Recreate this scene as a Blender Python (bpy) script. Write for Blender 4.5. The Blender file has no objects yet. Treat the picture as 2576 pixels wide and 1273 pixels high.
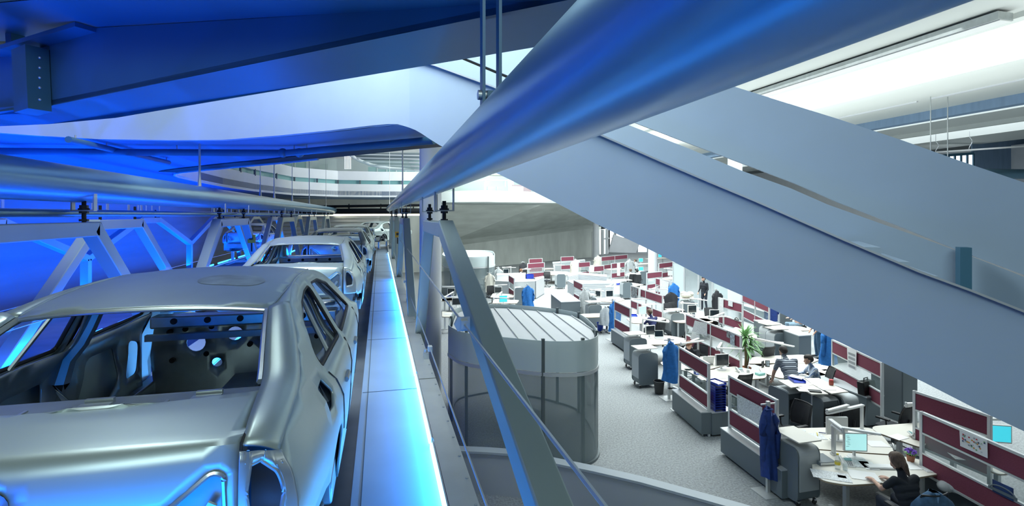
import bpy, bmesh, math, random
from mathutils import Vector as V, Matrix
from mathutils.geometry import delaunay_2d_cdt
random.seed(7)
S=bpy.context.scene
COL=S.collection
PI=math.pi
R=math.radians
# ---------------------------------------------------------------- camera
FPX=1300.0; HOR=541.0; EYE=5.0
YAW=math.atan(333/1300.0)
CY,SY=math.cos(YAW),math.sin(YAW)
cd=bpy.data.cameras.new('camera'); cam=bpy.data.objects.new('camera',cd); COL.objects.link(cam)
cd.sensor_fit='HORIZONTAL'; cd.sensor_width=36.0; cd.lens=36.0*FPX/2576.0
cd.shift_y=-(636.5-HOR)/2576.0
cd.clip_start=0.05; cd.clip_end=400
cam.location=(0,0,EYE); cam.rotation_euler=(PI/2,0,-YAW)
S.camera=cam
def ray(px,py):
    u=(px-1288.0)/FPX; v=-(py-HOR)/FPX
    return V((CY*u+SY,-SY*u+CY,v))
def at(px,py,z):
    r=ray(px,py); t=(z-EYE)/r.z
    return V((r.x*t,r.y*t,z))
def atD(px,py,d):
    r=ray(px,py); return V((r.x*d,r.y*d,EYE+r.z*d))
def atX(px,py,X):
    r=ray(px,py); t=X/r.x; return V((X,r.y*t,EYE+r.z*t))
def atY(px,py,Y):
    r=ray(px,py); t=Y/r.y; return V((r.x*t,Y,EYE+r.z*t))
def onplane(px,py,p0,n):
    r=ray(px,py); o=V((0,0,EYE)); t=(p0-o).dot(n)/r.dot(n)
    return o+r*t
# ---------------------------------------------------------------- materials
MATS={}
def mat(name,col,rough=.5,metal=0.0,spec=.5,alpha=1.0,noise=0.0,nscale=8.0,bump=0.0,bscale=60.0,emit=None,es=0.0,stretch=None,coat=0.0,trans=0.0):
    m=bpy.data.materials.new(name); m.use_nodes=True
    nt=m.node_tree; b=nt.nodes['Principled BSDF']
    b.inputs['Base Color'].default_value=(*col,1); b.inputs['Roughness'].default_value=rough
    b.inputs['Metallic'].default_value=metal; b.inputs['Specular IOR Level'].default_value=spec
    b.inputs['Alpha'].default_value=alpha
    if coat: b.inputs['Coat Weight'].default_value=coat
    if emit: b.inputs['Emission Color'].default_value=(*emit,1); b.inputs['Emission Strength'].default_value=es
    if noise or bump:
        tc=nt.nodes.new('ShaderNodeTexCoord'); mp=nt.nodes.new('ShaderNodeMapping')
        nt.links.new(tc.outputs['Object'],mp.inputs['Vector'])
        if stretch: mp.inputs['Scale'].default_value=stretch
    if noise:
        n=nt.nodes.new('ShaderNodeTexNoise'); n.inputs['Scale'].default_value=nscale; n.inputs['Detail'].default_value=5
        nt.links.new(mp.outputs[0],n.inputs['Vector'])
        r=nt.nodes.new('ShaderNodeValToRGB')
        r.color_ramp.elements[0].position=.3; r.color_ramp.elements[1].position=.7
        r.color_ramp.elements[0].color=(*[c*(1-noise) for c in col],1)
        r.color_ramp.elements[1].color=(*[min(1,c*(1+noise)) for c in col],1)
        nt.links.new(n.outputs['Fac'],r.inputs[0]); nt.links.new(r.outputs[0],b.inputs['Base Color'])
    if bump:
        n2=nt.nodes.new('ShaderNodeTexNoise'); n2.inputs['Scale'].default_value=bscale; n2.inputs['Detail'].default_value=3
        nt.links.new(mp.outputs[0],n2.inputs['Vector'])
        bp=nt.nodes.new('ShaderNodeBump'); bp.inputs['Strength'].default_value=bump; bp.inputs['Distance'].default_value=.02
        nt.links.new(n2.outputs['Fac'],bp.inputs['Height']); nt.links.new(bp.outputs[0],b.inputs['Normal'])
    MATS[name]=m; return m
def striped(name,c1,c2,scale,axis=2,rough=.8,duty=.5):
    m=mat(name,c1,rough); nt=m.node_tree; b=nt.nodes['Principled BSDF']
    tc=nt.nodes.new('ShaderNodeTexCoord'); sp=nt.nodes.new('ShaderNodeSeparateXYZ')
    mu=nt.nodes.new('ShaderNodeMath'); mu.operation='MULTIPLY'; mu.inputs[1].default_value=scale
    fr=nt.nodes.new('ShaderNodeMath'); fr.operation='FRACT'
    gt=nt.nodes.new('ShaderNodeMath'); gt.operation='GREATER_THAN'; gt.inputs[1].default_value=duty
    mx=nt.nodes.new('ShaderNodeMix'); mx.data_type='RGBA'
    mx.inputs[6].default_value=(*c1,1); mx.inputs[7].default_value=(*c2,1)
    nt.links.new(tc.outputs['Object'],sp.inputs[0]); nt.links.new(sp.outputs[axis],mu.inputs[0])
    nt.links.new(mu.outputs[0],fr.inputs[0]); nt.links.new(fr.outputs[0],gt.inputs[0])
    nt.links.new(gt.outputs[0],mx.inputs[0]); nt.links.new(mx.outputs[2],b.inputs['Base Color'])
    return m
mat('carpet',(.31,.335,.345),.95,noise=.28,nscale=26,bump=.3,bscale=90)
mat('concrete',(.60,.64,.60),.85,noise=.10,nscale=1.2,bump=.08,bscale=25,stretch=(1,1,.35))
mat('concrete_dark',(.52,.56,.52),.85,noise=.12,nscale=1.0,bump=.08,bscale=25,stretch=(.5,.5,2.5))
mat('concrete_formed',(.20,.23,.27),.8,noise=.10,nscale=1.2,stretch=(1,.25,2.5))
mat('white_paint',(.70,.73,.76),.55,noise=.03,nscale=1.5)
mat('stair_paint',(.42,.53,.67),.5,noise=.04,nscale=.8)
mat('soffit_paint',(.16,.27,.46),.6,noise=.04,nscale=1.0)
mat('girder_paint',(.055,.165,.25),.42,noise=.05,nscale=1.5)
mat('ceiling_paint',(.74,.78,.75),.7)
mat('steel_tube',(.17,.33,.44),.30,metal=.6,noise=.04,nscale=1.5,bump=.02,bscale=6)
mat('truss_paint',(.35,.43,.42),.38,metal=.25,noise=.03,nscale=2)
mat('galvanised',(.55,.58,.58),.4,metal=.8,noise=.08,nscale=6)
mat('black_steel',(.02,.022,.025),.4,metal=.5)
mat('deck',(.34,.45,.58),.42,metal=.3,noise=.05,nscale=2)
mat('alu_edge',(.60,.63,.63),.4,metal=.6,noise=.06,nscale=3)
mat('dark_deck',(.13,.15,.18),.6,noise=.2,nscale=2)
mat('car_smudge',(.52,.60,.57),.5,metal=.45,noise=.25,nscale=7)
mat('car_steel',(.54,.64,.63),.40,metal=.62,noise=.05,nscale=2.2,bump=.012,bscale=5)
mat('car_inner',(.36,.42,.44),.38,metal=.7,noise=.12,nscale=5,bump=.05,bscale=14)
mat('car_bare',(.60,.66,.66),.32,metal=.8,noise=.08,nscale=9)
mat('black_rubber',(.012,.013,.015),.6)
mat('glass',(.35,.48,.47),.05,alpha=.18,spec=.6)
mat('frost_glass',(.62,.73,.74),.3,alpha=.80,spec=.6)
mat('dark_glass',(.26,.34,.36),.06,alpha=.32,spec=.8)
mat('teal_glass',(.30,.62,.62),.15,alpha=.75,spec=.6)
mat('mullion',(.13,.16,.17),.4,metal=.5)
mat('alu',(.66,.69,.70),.38,metal=.45)
mat('burgundy',(.20,.045,.075),.9,noise=.12,nscale=60)
mat('cabinet_grey',(.13,.165,.185),.5)
mat('cabinet_light',(.43,.47,.49),.5)
mat('cabinet_dark',(.065,.085,.10),.45)
mat('laminate',(.72,.70,.63),.42)
mat('ply_edge',(.34,.26,.17),.5)
mat('grey_top',(.58,.61,.62),.5)
mat('black_plastic',(.018,.02,.022),.45)
mat('black_mesh',(.022,.025,.03),.8,alpha=.86)
mat('chrome',(.65,.67,.68),.22,metal=.95)
mat('light_plastic',(.68,.70,.69),.4)
mat('grey_plastic',(.33,.36,.37),.45)
mat('paper',(.86,.87,.86),.8)
mat('paper_print',(.70,.73,.74),.8,noise=.3,nscale=45)
mat('screen_off',(.012,.022,.03),.12)
mat('screen_on',(.3,.6,.6),.3,emit=(.45,.85,.85),es=.8)
mat('screen_cyan',(.05,.4,.5),.3,emit=(.05,.62,.75),es=.9)
mat('lamp_white',(.82,.84,.83),.35)
mat('blue_tray',(.012,.045,.42),.35)
mat('blue_bin',(.01,.06,.42),.4)
mat('coat_blue',(.02,.17,.52),.75,noise=.15,nscale=14,bump=.3,bscale=16)
mat('coat_navy',(.010,.04,.20),.75,noise=.15,nscale=14,bump=.3,bscale=16)
mat('coat_grey',(.38,.41,.42),.85,noise=.12,nscale=14,bump=.3,bscale=16)
mat('coat_cream',(.58,.57,.50),.85,noise=.1,nscale=14,bump=.3,bscale=16)
mat('coat_black',(.02,.022,.028),.8,noise=.1,nscale=14,bump=.3,bscale=16)
mat('skin',(.56,.34,.25),.55)
mat('hair_brown',(.10,.065,.045),.65,noise=.35,nscale=60,stretch=(1,1,.2))
mat('hair_dark',(.022,.018,.016),.6)
mat('hair_red',(.17,.075,.04),.65)
mat('eye_dark',(.02,.015,.015),.3)
mat('lips',(.42,.17,.15),.5)
mat('cloth_black',(.014,.018,.025),.85)
mat('cloth_navy',(.018,.026,.10),.85)
mat('cloth_white',(.62,.66,.68),.85)
mat('denim',(.05,.12,.22),.85,noise=.2,nscale=20)
mat('denim_light',(.22,.33,.42),.85,noise=.15,nscale=20)
mat('trousers',(.022,.03,.045),.85)
striped('shirt_stripe',(.06,.08,.12),(.42,.47,.52),26,2)
striped('shirt_pin',(.58,.64,.70),(.16,.25,.42),24,0)
mat('leaf',(.24,.46,.20),.5,noise=.3,nscale=12)
mat('plant_stem',(.30,.22,.12),.8)
mat('terracotta',(.36,.15,.08),.8)
mat('flower_purple',(.22,.10,.55),.7)
mat('leather_black',(.012,.012,.013),.35,bump=.15,bscale=60)
mat('yellow',(.75,.60,.05),.5)
mat('amber',(.65,.36,.02),.45)
mat('mint',(.30,.66,.62),.5)
mat('jam',(.40,.08,.05),.4)
mat('brown_cup',(.30,.14,.06),.5)
mat('clear_plastic',(.75,.85,.85),.08,alpha=.3)
mat('poster_dark',(.18,.2,.22),.6,noise=.8,nscale=14)
mat('poster_photo',(.30,.38,.45),.5,noise=.7,nscale=18)
mat('poster_blue',(.02,.05,.16),.35,noise=.8,nscale=4)
mat('sky_glass',(.9,.95,1),.3,emit=(.88,.95,1.0),es=1.7)
mat('cyan_lamp',(.5,.8,1),.3,emit=(.16,.55,1.0),es=9)
mat('blue_lamp',(.2,.5,1),.3,emit=(.02,.30,1.0),es=9)
mat('warm_lamp',(1,.9,.6),.3,emit=(1,.93,.68),es=5)
mat('red_tag',(.55,.06,.07),.6); mat('green_tag',(.2,.42,.18),.6); mat('orange_tag',(.7,.33,.06),.6)
# ---------------------------------------------------------------- mesh builder
class MB:
    def __init__(s): s.b=bmesh.new()
    def _new(s,geom,M): bmesh.ops.transform(s.b,matrix=M,verts=geom)
    def box(s,c,sz,rz=0,M=None):
        g=bmesh.ops.create_cube(s.b,size=1)['verts']
        m=Matrix.Translation(c)@Matrix.Rotation(rz,4,'Z')@Matrix.Diagonal((*sz,1))
        s._new(g,(M@m) if M else m); return s
    def bar(s,p,q,w,h,up=(0,0,1)):
        p=V(p);q=V(q);d=q-p;L=d.length
        if L<1e-6: return s
        y=d/L; u=V(up); x=y.cross(u)
        if x.length<1e-4: x=y.cross(V((1,0,0)))
        x.normalize(); z=x.cross(y)
        m=Matrix(((x.x,y.x,z.x,0),(x.y,y.y,z.y,0),(x.z,y.z,z.z,0),(0,0,0,1)))
        M=Matrix.Translation((p+q)/2)@m@Matrix.Diagonal((w,L,h,1))
        g=bmesh.ops.create_cube(s.b,size=1)['verts']; s._new(g,M); return s
    def tube(s,p,q,r,n=12,r2=None):
        p=V(p);q=V(q);d=q-p;L=d.length
        if L<1e-6: return s
        g=bmesh.ops.create_cone(s.b,cap_ends=True,segments=n,radius1=r,radius2=r if r2 is None else r2,depth=L)['verts']
        s._new(g,Matrix.Translation((p+q)/2)@d.to_track_quat('Z','Y').to_matrix().to_4x4()); return s
    def path(s,pts,r,n=8):
        pts=[V(p) for p in pts]; rings=[]
        rr=r if isinstance(r,(list,tuple)) else [r]*len(pts)
        ref=V((0,0,1))
        for i,p in enumerate(pts):
            t=(pts[min(i+1,len(pts)-1)]-pts[max(i-1,0)]).normalized()
            a=t.cross(ref)
            if a.length<.05: a=t.cross(V((0,1,0)))
            a.normalize(); b=t.cross(a)
            rings.append([s.b.verts.new(p+(a*math.cos(2*PI*k/n)+b*math.sin(2*PI*k/n))*rr[i]) for k in range(n)])
        for A,B in zip(rings,rings[1:]):
            for k in range(n): s.b.faces.new((A[k],A[(k+1)%n],B[(k+1)%n],B[k]))
        s.b.faces.new(rings[0][::-1]); s.b.faces.new(rings[-1]); return s
    def ext(s,pts,vec):
        """closed solid: polygon pts (3d) extruded by vec"""
        vec=V(vec)
        A=[s.b.verts.new(V(p)) for p in pts]; B=[s.b.verts.new(V(p)+vec) for p in pts]
        n=len(A)
        try:
            f1=s.b.faces.new(A[::-1]); f2=s.b.faces.new(B)
            for k in range(n): s.b.faces.new((A[k],A[(k+1)%n],B[(k+1)%n],B[k]))
        except ValueError: pass
        return s
    def prism(s,pts,z0,z1): return s.ext([(p[0],p[1],z0) for p in pts],(0,0,z1-z0))
    def lathe(s,prof,c=(0,0,0),n=20):
        rings=[]
        for r,z in prof:
            rings.append([s.b.verts.new((c[0]+max(r,1e-4)*math.cos(2*PI*k/n),c[1]+max(r,1e-4)*math.sin(2*PI*k/n),c[2]+z)) for k in range(n)])
        for A,B in zip(rings,rings[1:]):
            for k in range(n): s.b.faces.new((A[k],A[(k+1)%n],B[(k+1)%n],B[k]))
        return s
    def ball(s,c,r,u=14,v=10):
        if not isinstance(r,(tuple,list)): r=(r,r,r)
        nv=s.b.verts.new; nf=s.b.faces.new
        T=nv((c[0],c[1],c[2]+r[2])); B=nv((c[0],c[1],c[2]-r[2])); rg=[]
        for j in range(1,v):
            z=math.cos(PI*j/v); q=math.sin(PI*j/v)
            rg.append([nv((c[0]+r[0]*q*math.cos(2*PI*k/u),c[1]+r[1]*q*math.sin(2*PI*k/u),c[2]+r[2]*z)) for k in range(u)])
        for k in range(u):
            nf((T,rg[0][k],rg[0][(k+1)%u])); nf((B,rg[-1][(k+1)%u],rg[-1][k]))
            for a,b in zip(rg,rg[1:]): nf((a[k],b[k],b[(k+1)%u],a[(k+1)%u]))
        return s
    def grid(s,P):
        """P: rows of 3d points -> quad sheet"""
        vs=[[s.b.verts.new(V(p)) for p in row] for row in P]
        for a,b in zip(vs,vs[1:]):
            for k in range(len(a)-1): s.b.faces.new((a[k],a[k+1],b[k+1],b[k]))
        return s
    def wall(s,pts,z0,z1,t):
        """ribbon of thickness t along plan points; z0/z1 numbers or lists"""
        n=len(pts); pts=[V((p[0],p[1],0)) for p in pts]
        z0=z0 if isinstance(z0,list) else [z0]*n; z1=z1 if isinstance(z1,list) else [z1]*n
        sec=[]
        for i,p in enumerate(pts):
            d=(pts[min(i+1,n-1)]-pts[max(i-1,0)]).normalized(); nn=V((-d.y,d.x,0))*t
            q=p+nn
            sec.append([s.b.verts.new(x) for x in ((p.x,p.y,z0[i]),(p.x,p.y,z1[i]),(q.x,q.y,z1[i]),(q.x,q.y,z0[i]))])
        for a,b in zip(sec,sec[1:]):
            for k in range(4): s.b.faces.new((a[k],a[(k+1)%4],b[(k+1)%4],b[k]))
        s.b.faces.new(sec[0]); s.b.faces.new(sec[-1][::-1]); return s
    def xf(s,M): bmesh.ops.transform(s.b,matrix=M,verts=s.b.verts[:]); return s
    def build(s,name,m,parent=None,loc=None,rz=0,smooth=38,bevel=0,solid=0,offset=0,**pr):
        bmesh.ops.recalc_face_normals(s.b,faces=s.b.faces[:]) if not solid else None
        me=bpy.data.meshes.new(name); s.b.to_mesh(me); s.b.free()
        for p in me.polygons: p.use_smooth=True
        me.set_sharp_from_angle(angle=R(smooth))
        return link(name,me,m,parent,loc,rz,bevel,solid,offset,**pr)
def link(name,me,m,parent=None,loc=None,rz=0,bevel=0,solid=0,offset=0,**pr):
    o=bpy.data.objects.new(name,me); COL.objects.link(o)
    for q in (m if isinstance(m,list) else [m]): me.materials.append(MATS[q] if isinstance(q,str) else q)
    if parent: o.parent=parent
    if loc is not None: o.location=loc
    if rz: o.rotation_euler=(0,0,rz)
    if solid:
        k=o.modifiers.new('thickness','SOLIDIFY'); k.thickness=solid; k.offset=offset
    if bevel:
        k=o.modifiers.new('edge','BEVEL'); k.width=bevel; k.segments=2; k.limit_method='ANGLE'; k.angle_limit=R(40)
    for a,b in pr.items(): o[a]=b
    return o
def tag(o,label,cat,group=None,kind=None):
    o['label']=label; o['category']=cat
    if group: o['group']=group
    if kind: o['kind']=kind
    return o
def thing(name,label,cat,loc=(0,0,0),rz=0,group=None):
    o=bpy.data.objects.new(name,None); COL.objects.link(o); o.empty_display_size=.1
    o.location=loc; o.rotation_euler=(0,0,rz); return tag(o,label,cat,group)
def struct(o,label=None):
    o['kind']='structure'
    if label: o['label']=label
    return o
KIDS={}
def kids(o):
    return [c for c in bpy.data.objects if c.parent==o]
def copy_tree(o,loc=None,rz=None,label=None,group=None,parent=None,_k=None):
    if _k is None:
        _k={}
        for c in bpy.data.objects:
            if c.parent: _k.setdefault(c.parent.name,[]).append(c)
    c=o.copy(); COL.objects.link(c)
    if parent: c.parent=parent
    for ch in _k.get(o.name,[]): copy_tree(ch,parent=c,_k=_k)
    if loc is not None: c.location=loc
    if rz is not None: c.rotation_euler=(0,0,rz)
    if label: c['label']=label
    if group: c['group']=group
    return c
def itp(xs,ys):
    """smooth interpolation through points (monotone-ish cubic)"""
    n=len(xs); d=[(ys[i+1]-ys[i])/(xs[i+1]-xs[i]) for i in range(n-1)]
    m=[d[0]]+[0 if d[i-1]*d[i]<=0 else 2*d[i-1]*d[i]/(d[i-1]+d[i]) for i in range(1,n-1)]+[d[-1]]
    def f(x):
        if x<=xs[0]: return ys[0]+m[0]*(x-xs[0])*0
        if x>=xs[-1]: return ys[-1]
        i=0
        while x>xs[i+1]: i+=1
        h=xs[i+1]-xs[i]; t=(x-xs[i])/h
        return (2*t**3-3*t*t+1)*ys[i]+(t**3-2*t*t+t)*h*m[i]+(-2*t**3+3*t*t)*ys[i+1]+(t**3-t*t)*h*m[i+1]
    return f
def inside(p,poly):
    x,y=p; c=False; j=len(poly)-1
    for i in range(len(poly)):
        xi,yi=poly[i]; xj,yj=poly[j]
        if (yi>y)!=(yj>y) and x<(xj-xi)*(y-yi)/(yj-yi)+xi: c=not c
        j=i
    return c
def dens(poly,step,closed=True):
    out=[]; n=len(poly)
    for i in range(n if closed else n-1):
        a=poly[i]; b=poly[(i+1)%n]; L=math.hypot(b[0]-a[0],b[1]-a[1]); k=max(1,int(L/step+.5))
        out+=[(a[0]+(b[0]-a[0])*j/k,a[1]+(b[1]-a[1])*j/k) for j in range(k)]
    if not closed: out.append(poly[-1])
    return out
def rnd(poly,r,k=4):
    """round the corners of a 2d polygon"""
    out=[]; n=len(poly)
    for i in range(n):
        p=V(poly[i]); a=V(poly[i-1]); b=V(poly[(i+1)%n])
        da=(a-p); db=(b-p); rr=min(r,da.length*.45,db.length*.45)
        A=p+da.normalized()*rr; B=p+db.normalized()*rr
        for j in range(k+1):
            t=j/k; q=A*(1-t)**2+p*2*t*(1-t)+B*t*t; out.append((q.x,q.y))
    return out
def sheet(outline,holes,fn,step=.06,mb=None):
    """surface fn(u,v)->3d over a 2d outline with true holes"""
    mb=mb or MB(); O=dens(outline,step); H=[dens(h,step*.6) for h in holes]
    pts=[];edges=[]
    for lp in [O]+H:
        k=len(pts); pts+=lp; edges+=[(k+i,k+(i+1)%len(lp)) for i in range(len(lp))]
    bd=list(pts)
    us=[p[0] for p in O]; vs=[p[1] for p in O]
    u=min(us)+step/2
    while u<max(us):
        v=min(vs)+step/2
        while v<max(vs):
            if inside((u,v),O) and not any(inside((u,v),h) for h in H) and min((u-a)**2+(v-b)**2 for a,b in bd)>(step*.45)**2: pts.append((u,v))
            v+=step
        u+=step
    co,ed,fa,_,_,_=delaunay_2d_cdt([V(p) for p in pts],edges,[],0,1e-6)
    vv=[mb.b.verts.new(V(fn(c.x,c.y))) for c in co]
    for f in fa:
        cx=sum(co[i].x for i in f)/3; cy=sum(co[i].y for i in f)/3
        if inside((cx,cy),O) and not any(inside((cx,cy),h) for h in H):
            try: mb.b.faces.new([vv[i] for i in f])
            except ValueError: pass
    lo=[x for x in mb.b.verts if not x.link_faces]
    bmesh.ops.delete(mb.b,geom=lo,context='VERTS')
    return mb
def mirror(mb):
    g=bmesh.ops.duplicate(mb.b,geom=mb.b.verts[:]+mb.b.edges[:]+mb.b.faces[:])['geom']
    vs=[e for e in g if isinstance(e,bmesh.types.BMVert)]; fs=[e for e in g if isinstance(e,bmesh.types.BMFace)]
    for v in vs: v.co.x*=-1
    bmesh.ops.reverse_faces(mb.b,faces=fs); return mb
def mirr_copy(mb):
    n=MB(); n.b=mb.b.copy()
    for v in n.b.verts: v.co.x*=-1
    bmesh.ops.reverse_faces(n.b,faces=n.b.faces[:]); return n
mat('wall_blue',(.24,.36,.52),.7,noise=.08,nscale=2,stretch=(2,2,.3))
mat('mezz_paint',(.40,.45,.44),.6)
mat('band_white',(.45,.55,.67),.5,noise=.04,nscale=1.2)
mat('coping',(.42,.48,.52),.5)
# ================================================================ PEOPLE
import numpy as np
def capsule(mb,p,q,r1,r2,n=14):
    p=V(p);q=V(q)
    mb.ball(p,r1,n,8); mb.ball(q,r2,n,8)
    if (q-p).length>1e-4: mb.tube(p,q,r1,n,r2)
def remesh(mb,vox,name,smooth=4):
    me=bpy.data.meshes.new('t'); mb.b.to_mesh(me); mb.b.free()
    o=bpy.data.objects.new('t',me); COL.objects.link(o)
    k=o.modifiers.new('r','REMESH'); k.mode='VOXEL'; k.voxel_size=vox
    k2=o.modifiers.new('s','SMOOTH'); k2.iterations=smooth; k2.factor=.5
    dg=bpy.context.evaluated_depsgraph_get(); dg.update()
    m2=bpy.data.meshes.new_from_object(o.evaluated_get(dg)); m2.name=name
    bpy.data.objects.remove(o); bpy.data.meshes.remove(me)
    m2.materials.clear()
    for p in m2.polygons: p.use_smooth=True
    return m2
def person(label,loc,rz,J,top,bottom,hair,hairlen=0,vox=.011,short=True,shoe='black_plastic',scale=1.0,headyaw=0,fem=False):
    """J: joint dict (local metres, faces +y)"""
    mb=MB(); seg=[]
    def S_(a,b,r1,r2,m): 
        a=V(a);b=V(b); capsule(mb,a,b,r1,r2); seg.append((a,b,max(r1,r2),m))
    pel,chest,neck,head=[V(J[k]) for k in('pelvis','chest','neck','head')]
    hipw=.095; tw=1.0 if not fem else .9
    # torso: several wide ellipsoid slices along spine
    spine=[pel,pel.lerp(chest,.5),chest,neck]
    sh=[V(J['shl']),V(J['shr'])]
    across=(sh[1]-sh[0]).normalized()
    for f,w,r in [(0,.085,.115),(.2,.085,.112),(.45,.075,.108),(.7,.095,.112),(.95,.115,.110)]:
        c=pel.lerp(chest,f)
        S_(c-across*w*tw,c+across*w*tw,r*tw,r*tw,bottom if f<.1 else top)
    for s in sh: S_(chest,s,.10*tw,.068*tw,top)
    S_(chest,neck,.10*tw,.055,top)
    S_(neck,head+V((0,0,-.05)),.050*tw,.052,'skin')
    # head
    fw=V((-math.sin(headyaw),math.cos(headyaw),0)); pitch=V(J.get('look',(0,0,0)))
    fw=(fw+V((0,0,J.get('pitch',0)))).normalized(); up=V((0,0,1)); up=(up-fw*up.dot(fw)).normalized(); rt=fw.cross(up)
    H=lambda x,y,z: head+rt*x+fw*y+up*z
    for a,b,r1,r2 in [(H(0,-.015,.035),H(0,.01,.03),.092,.088),(H(0,.0,.0),H(0,.03,-.03),.082,.072),(H(0,.05,-.075),H(0,.065,-.09),.042,.032),(H(0,.082,-.005),H(0,.105,-.032),.013,.017)]: S_(a,b,r1,r2,'skin')
    for s in (-1,1):
        S_(H(s*.082,-.005,-.02),H(s*.088,-.012,.015),.014,.016,'skin'); S_(H(s*.045,.05,-.04),H(s*.03,.075,-.06),.03,.025,'skin')
    # arms
    for k,s in (('l',0),('r',1)):
        e=V(J['el'+k]);w=V(J['wr'+k]); 
        mid=sh[s].lerp(e,.62)
        S_(sh[s],mid,.066*tw,.055*tw,top); S_(mid,e,.052*tw if not short else .047*tw,.043*tw,'skin' if short else top)
        S_(e,w,.042*tw,.028*tw,'skin' if short else top)
        hd=(V(J['hd'+k])-w).normalized() if 'hd'+k in J else (w-e).normalized()
        sd=hd.cross(V((0,0,1)))
        if sd.length<.2: sd=V((1,0,0))
        sd.normalize(); nrm=sd.cross(hd).normalized()
        if nrm.z<0: nrm=-nrm
        S_(w,w+hd*.035,.026,.028,'skin')
        for f in (-1,0,1): S_(w+hd*.03+sd*.018*f,w+hd*.085+sd*.026*f,.018,.014,'skin')
        for i,L in enumerate((.062,.075,.080,.068)):
            o=(i-1.5)*.019; b0=w+hd*.085+sd*o; b1=b0+hd*L*.5+sd*o*.12-nrm*.006; b2=b1+hd*L*.42-nrm*.022
            S_(b0,b1,.0095,.009,'skin'); S_(b1,b2,.009,.0075,'skin')
        ts=sd*(-1 if s==1 else 1)*(1 if sd.dot(across)>0 else -1)
        t0=w+hd*.03+ts*.024; t1=t0+hd*.035+ts*.028-nrm*.008; t2=t1+hd*.032+ts*.006-nrm*.01
        S_(t0,t1,.012,.011,'skin'); S_(t1,t2,.011,.009,'skin')
    # legs
    for k,s in (('l',-1),('r',1)):
        h=pel+across*hipw*s+V((0,0,-.03)); kn=V(J['kn'+k]); an=V(J['an'+k])
        S_(h,kn,.098,.062,bottom); S_(kn,kn.lerp(an,.35),.060,.058,bottom); S_(kn.lerp(an,.35),an,.058,.045,bottom)
        ft=(V(J['toe'+k])-an); S_(an+V((0,0,-.02)),V(J['toe'+k]),.045,.036,shoe)
    me=remesh(mb,vox,'person',5)
    ms=[]; 
    for sgm in seg:
        if sgm[3] not in ms: ms.append(sgm[3])
    ms+=[m for m in ('eye_dark','lips') if m not in ms]
    eyes=[H(s*.033,.088,.008) for s in (-1,1)]; mo=H(0,.098,-.062)
    C=np.empty(len(me.polygons)*3); me.polygons.foreach_get('center',C); C=C.reshape(-1,3)
    best=np.full(len(C),9.0); idx=np.zeros(len(C),int)
    for a,b,r,m in seg:
        A=np.array(a);B=np.array(b)-A; L2=B.dot(B)
        t=np.clip((C-A).dot(B)/L2,0,1) if L2>1e-9 else np.zeros(len(C))
        d=np.linalg.norm(C-(A+t[:,None]*B),axis=1)-r; k=d<best; best[k]=d[k]; idx[k]=ms.index(m)
    for e in eyes: idx[np.linalg.norm(C-np.array(e),axis=1)<.013]=ms.index('eye_dark')
    D=C-np.array(mo); idx[(abs(D.dot(np.array(up)))<.007)&(abs(D.dot(np.array(rt)))<.026)&(D.dot(np.array(fw))>-.03)]=ms.index('lips')
    o=link('person',me,ms,None,loc,rz)
    me.polygons.foreach_set('material_index',idx.astype(np.int32))
    o.scale=(scale,)*3
    tag(o,label,'person')
    hb=MB()
    for a,b,r1,r2 in [(H(0,-.03,.05),H(0,.02,.062),.094,.080),(H(0,-.05,.01),H(0,-.035,.05),.088,.09),(H(-.05,-.02,.04),H(.05,-.02,.04),.055,.055)]: capsule(hb,a,b,r1,r2)
    if hairlen:
        capsule(hb,H(0,-.07,.03),H(0,-.12,-.05),.06,.05); capsule(hb,H(0,-.12,-.05),H(.02,-.13,-.05-hairlen),.048,.022)
        for s in (-1,1): capsule(hb,H(s*.07,-.01,.0),H(s*.06,-.06,-.07),.035,.03)
    hm=remesh(hb,.012,'hair',3); link('hair',hm,hair,o)
    cb=MB(); 
    return o
def sitJ(lean=.12,arms=.42,spread=.2,hz=.78,tw=0.0):
    return dict(pelvis=(0,0,.53),chest=(tw*.3,lean*.75,.90),neck=(tw*.4,lean*1.15,1.07),head=(tw*.5,lean*1.5+.02,1.21),
     shl=(-.175+tw*.3,lean*.8,1.0),shr=(.175+tw*.3,lean*.8,1.0),ell=(-.25,lean+.12,.80),elr=(.25,lean+.12,.80),
     wrl=(-spread*.8,lean+arms-.05,hz),wrr=(spread*.8,lean+arms-.05,hz),hdl=(-spread*.6,lean+arms+.2,hz-.005),hdr=(spread*.6,lean+arms+.2,hz-.005),
     knl=(-.13,.44,.55),knr=(.13,.44,.55),anl=(-.13,.42,.12),anr=(.13,.42,.12),toel=(-.14,.58,.045),toer=(.14,.58,.045))
SEAT=[]
def place(px,py,hz,J,rz,sc=1.0):
    """put the head at the pixel"""
    h=at(px,py,hz); hd=Matrix.Rotation(rz,3,'Z')@(V(J['head'])*sc); l=V((h.x-hd.x,h.y-hd.y,0)); SEAT.append((l,rz)); return l
J=sitJ(.17,.44,.17); J['pitch']=-.35
person('seated woman with a brown ponytail in a black top, typing at the nearest desk',place(2256,1160,1.21,J,R(-6)),R(-6),J,'cloth_black','trousers','hair_brown',hairlen=.13,vox=.008,fem=True)
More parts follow.
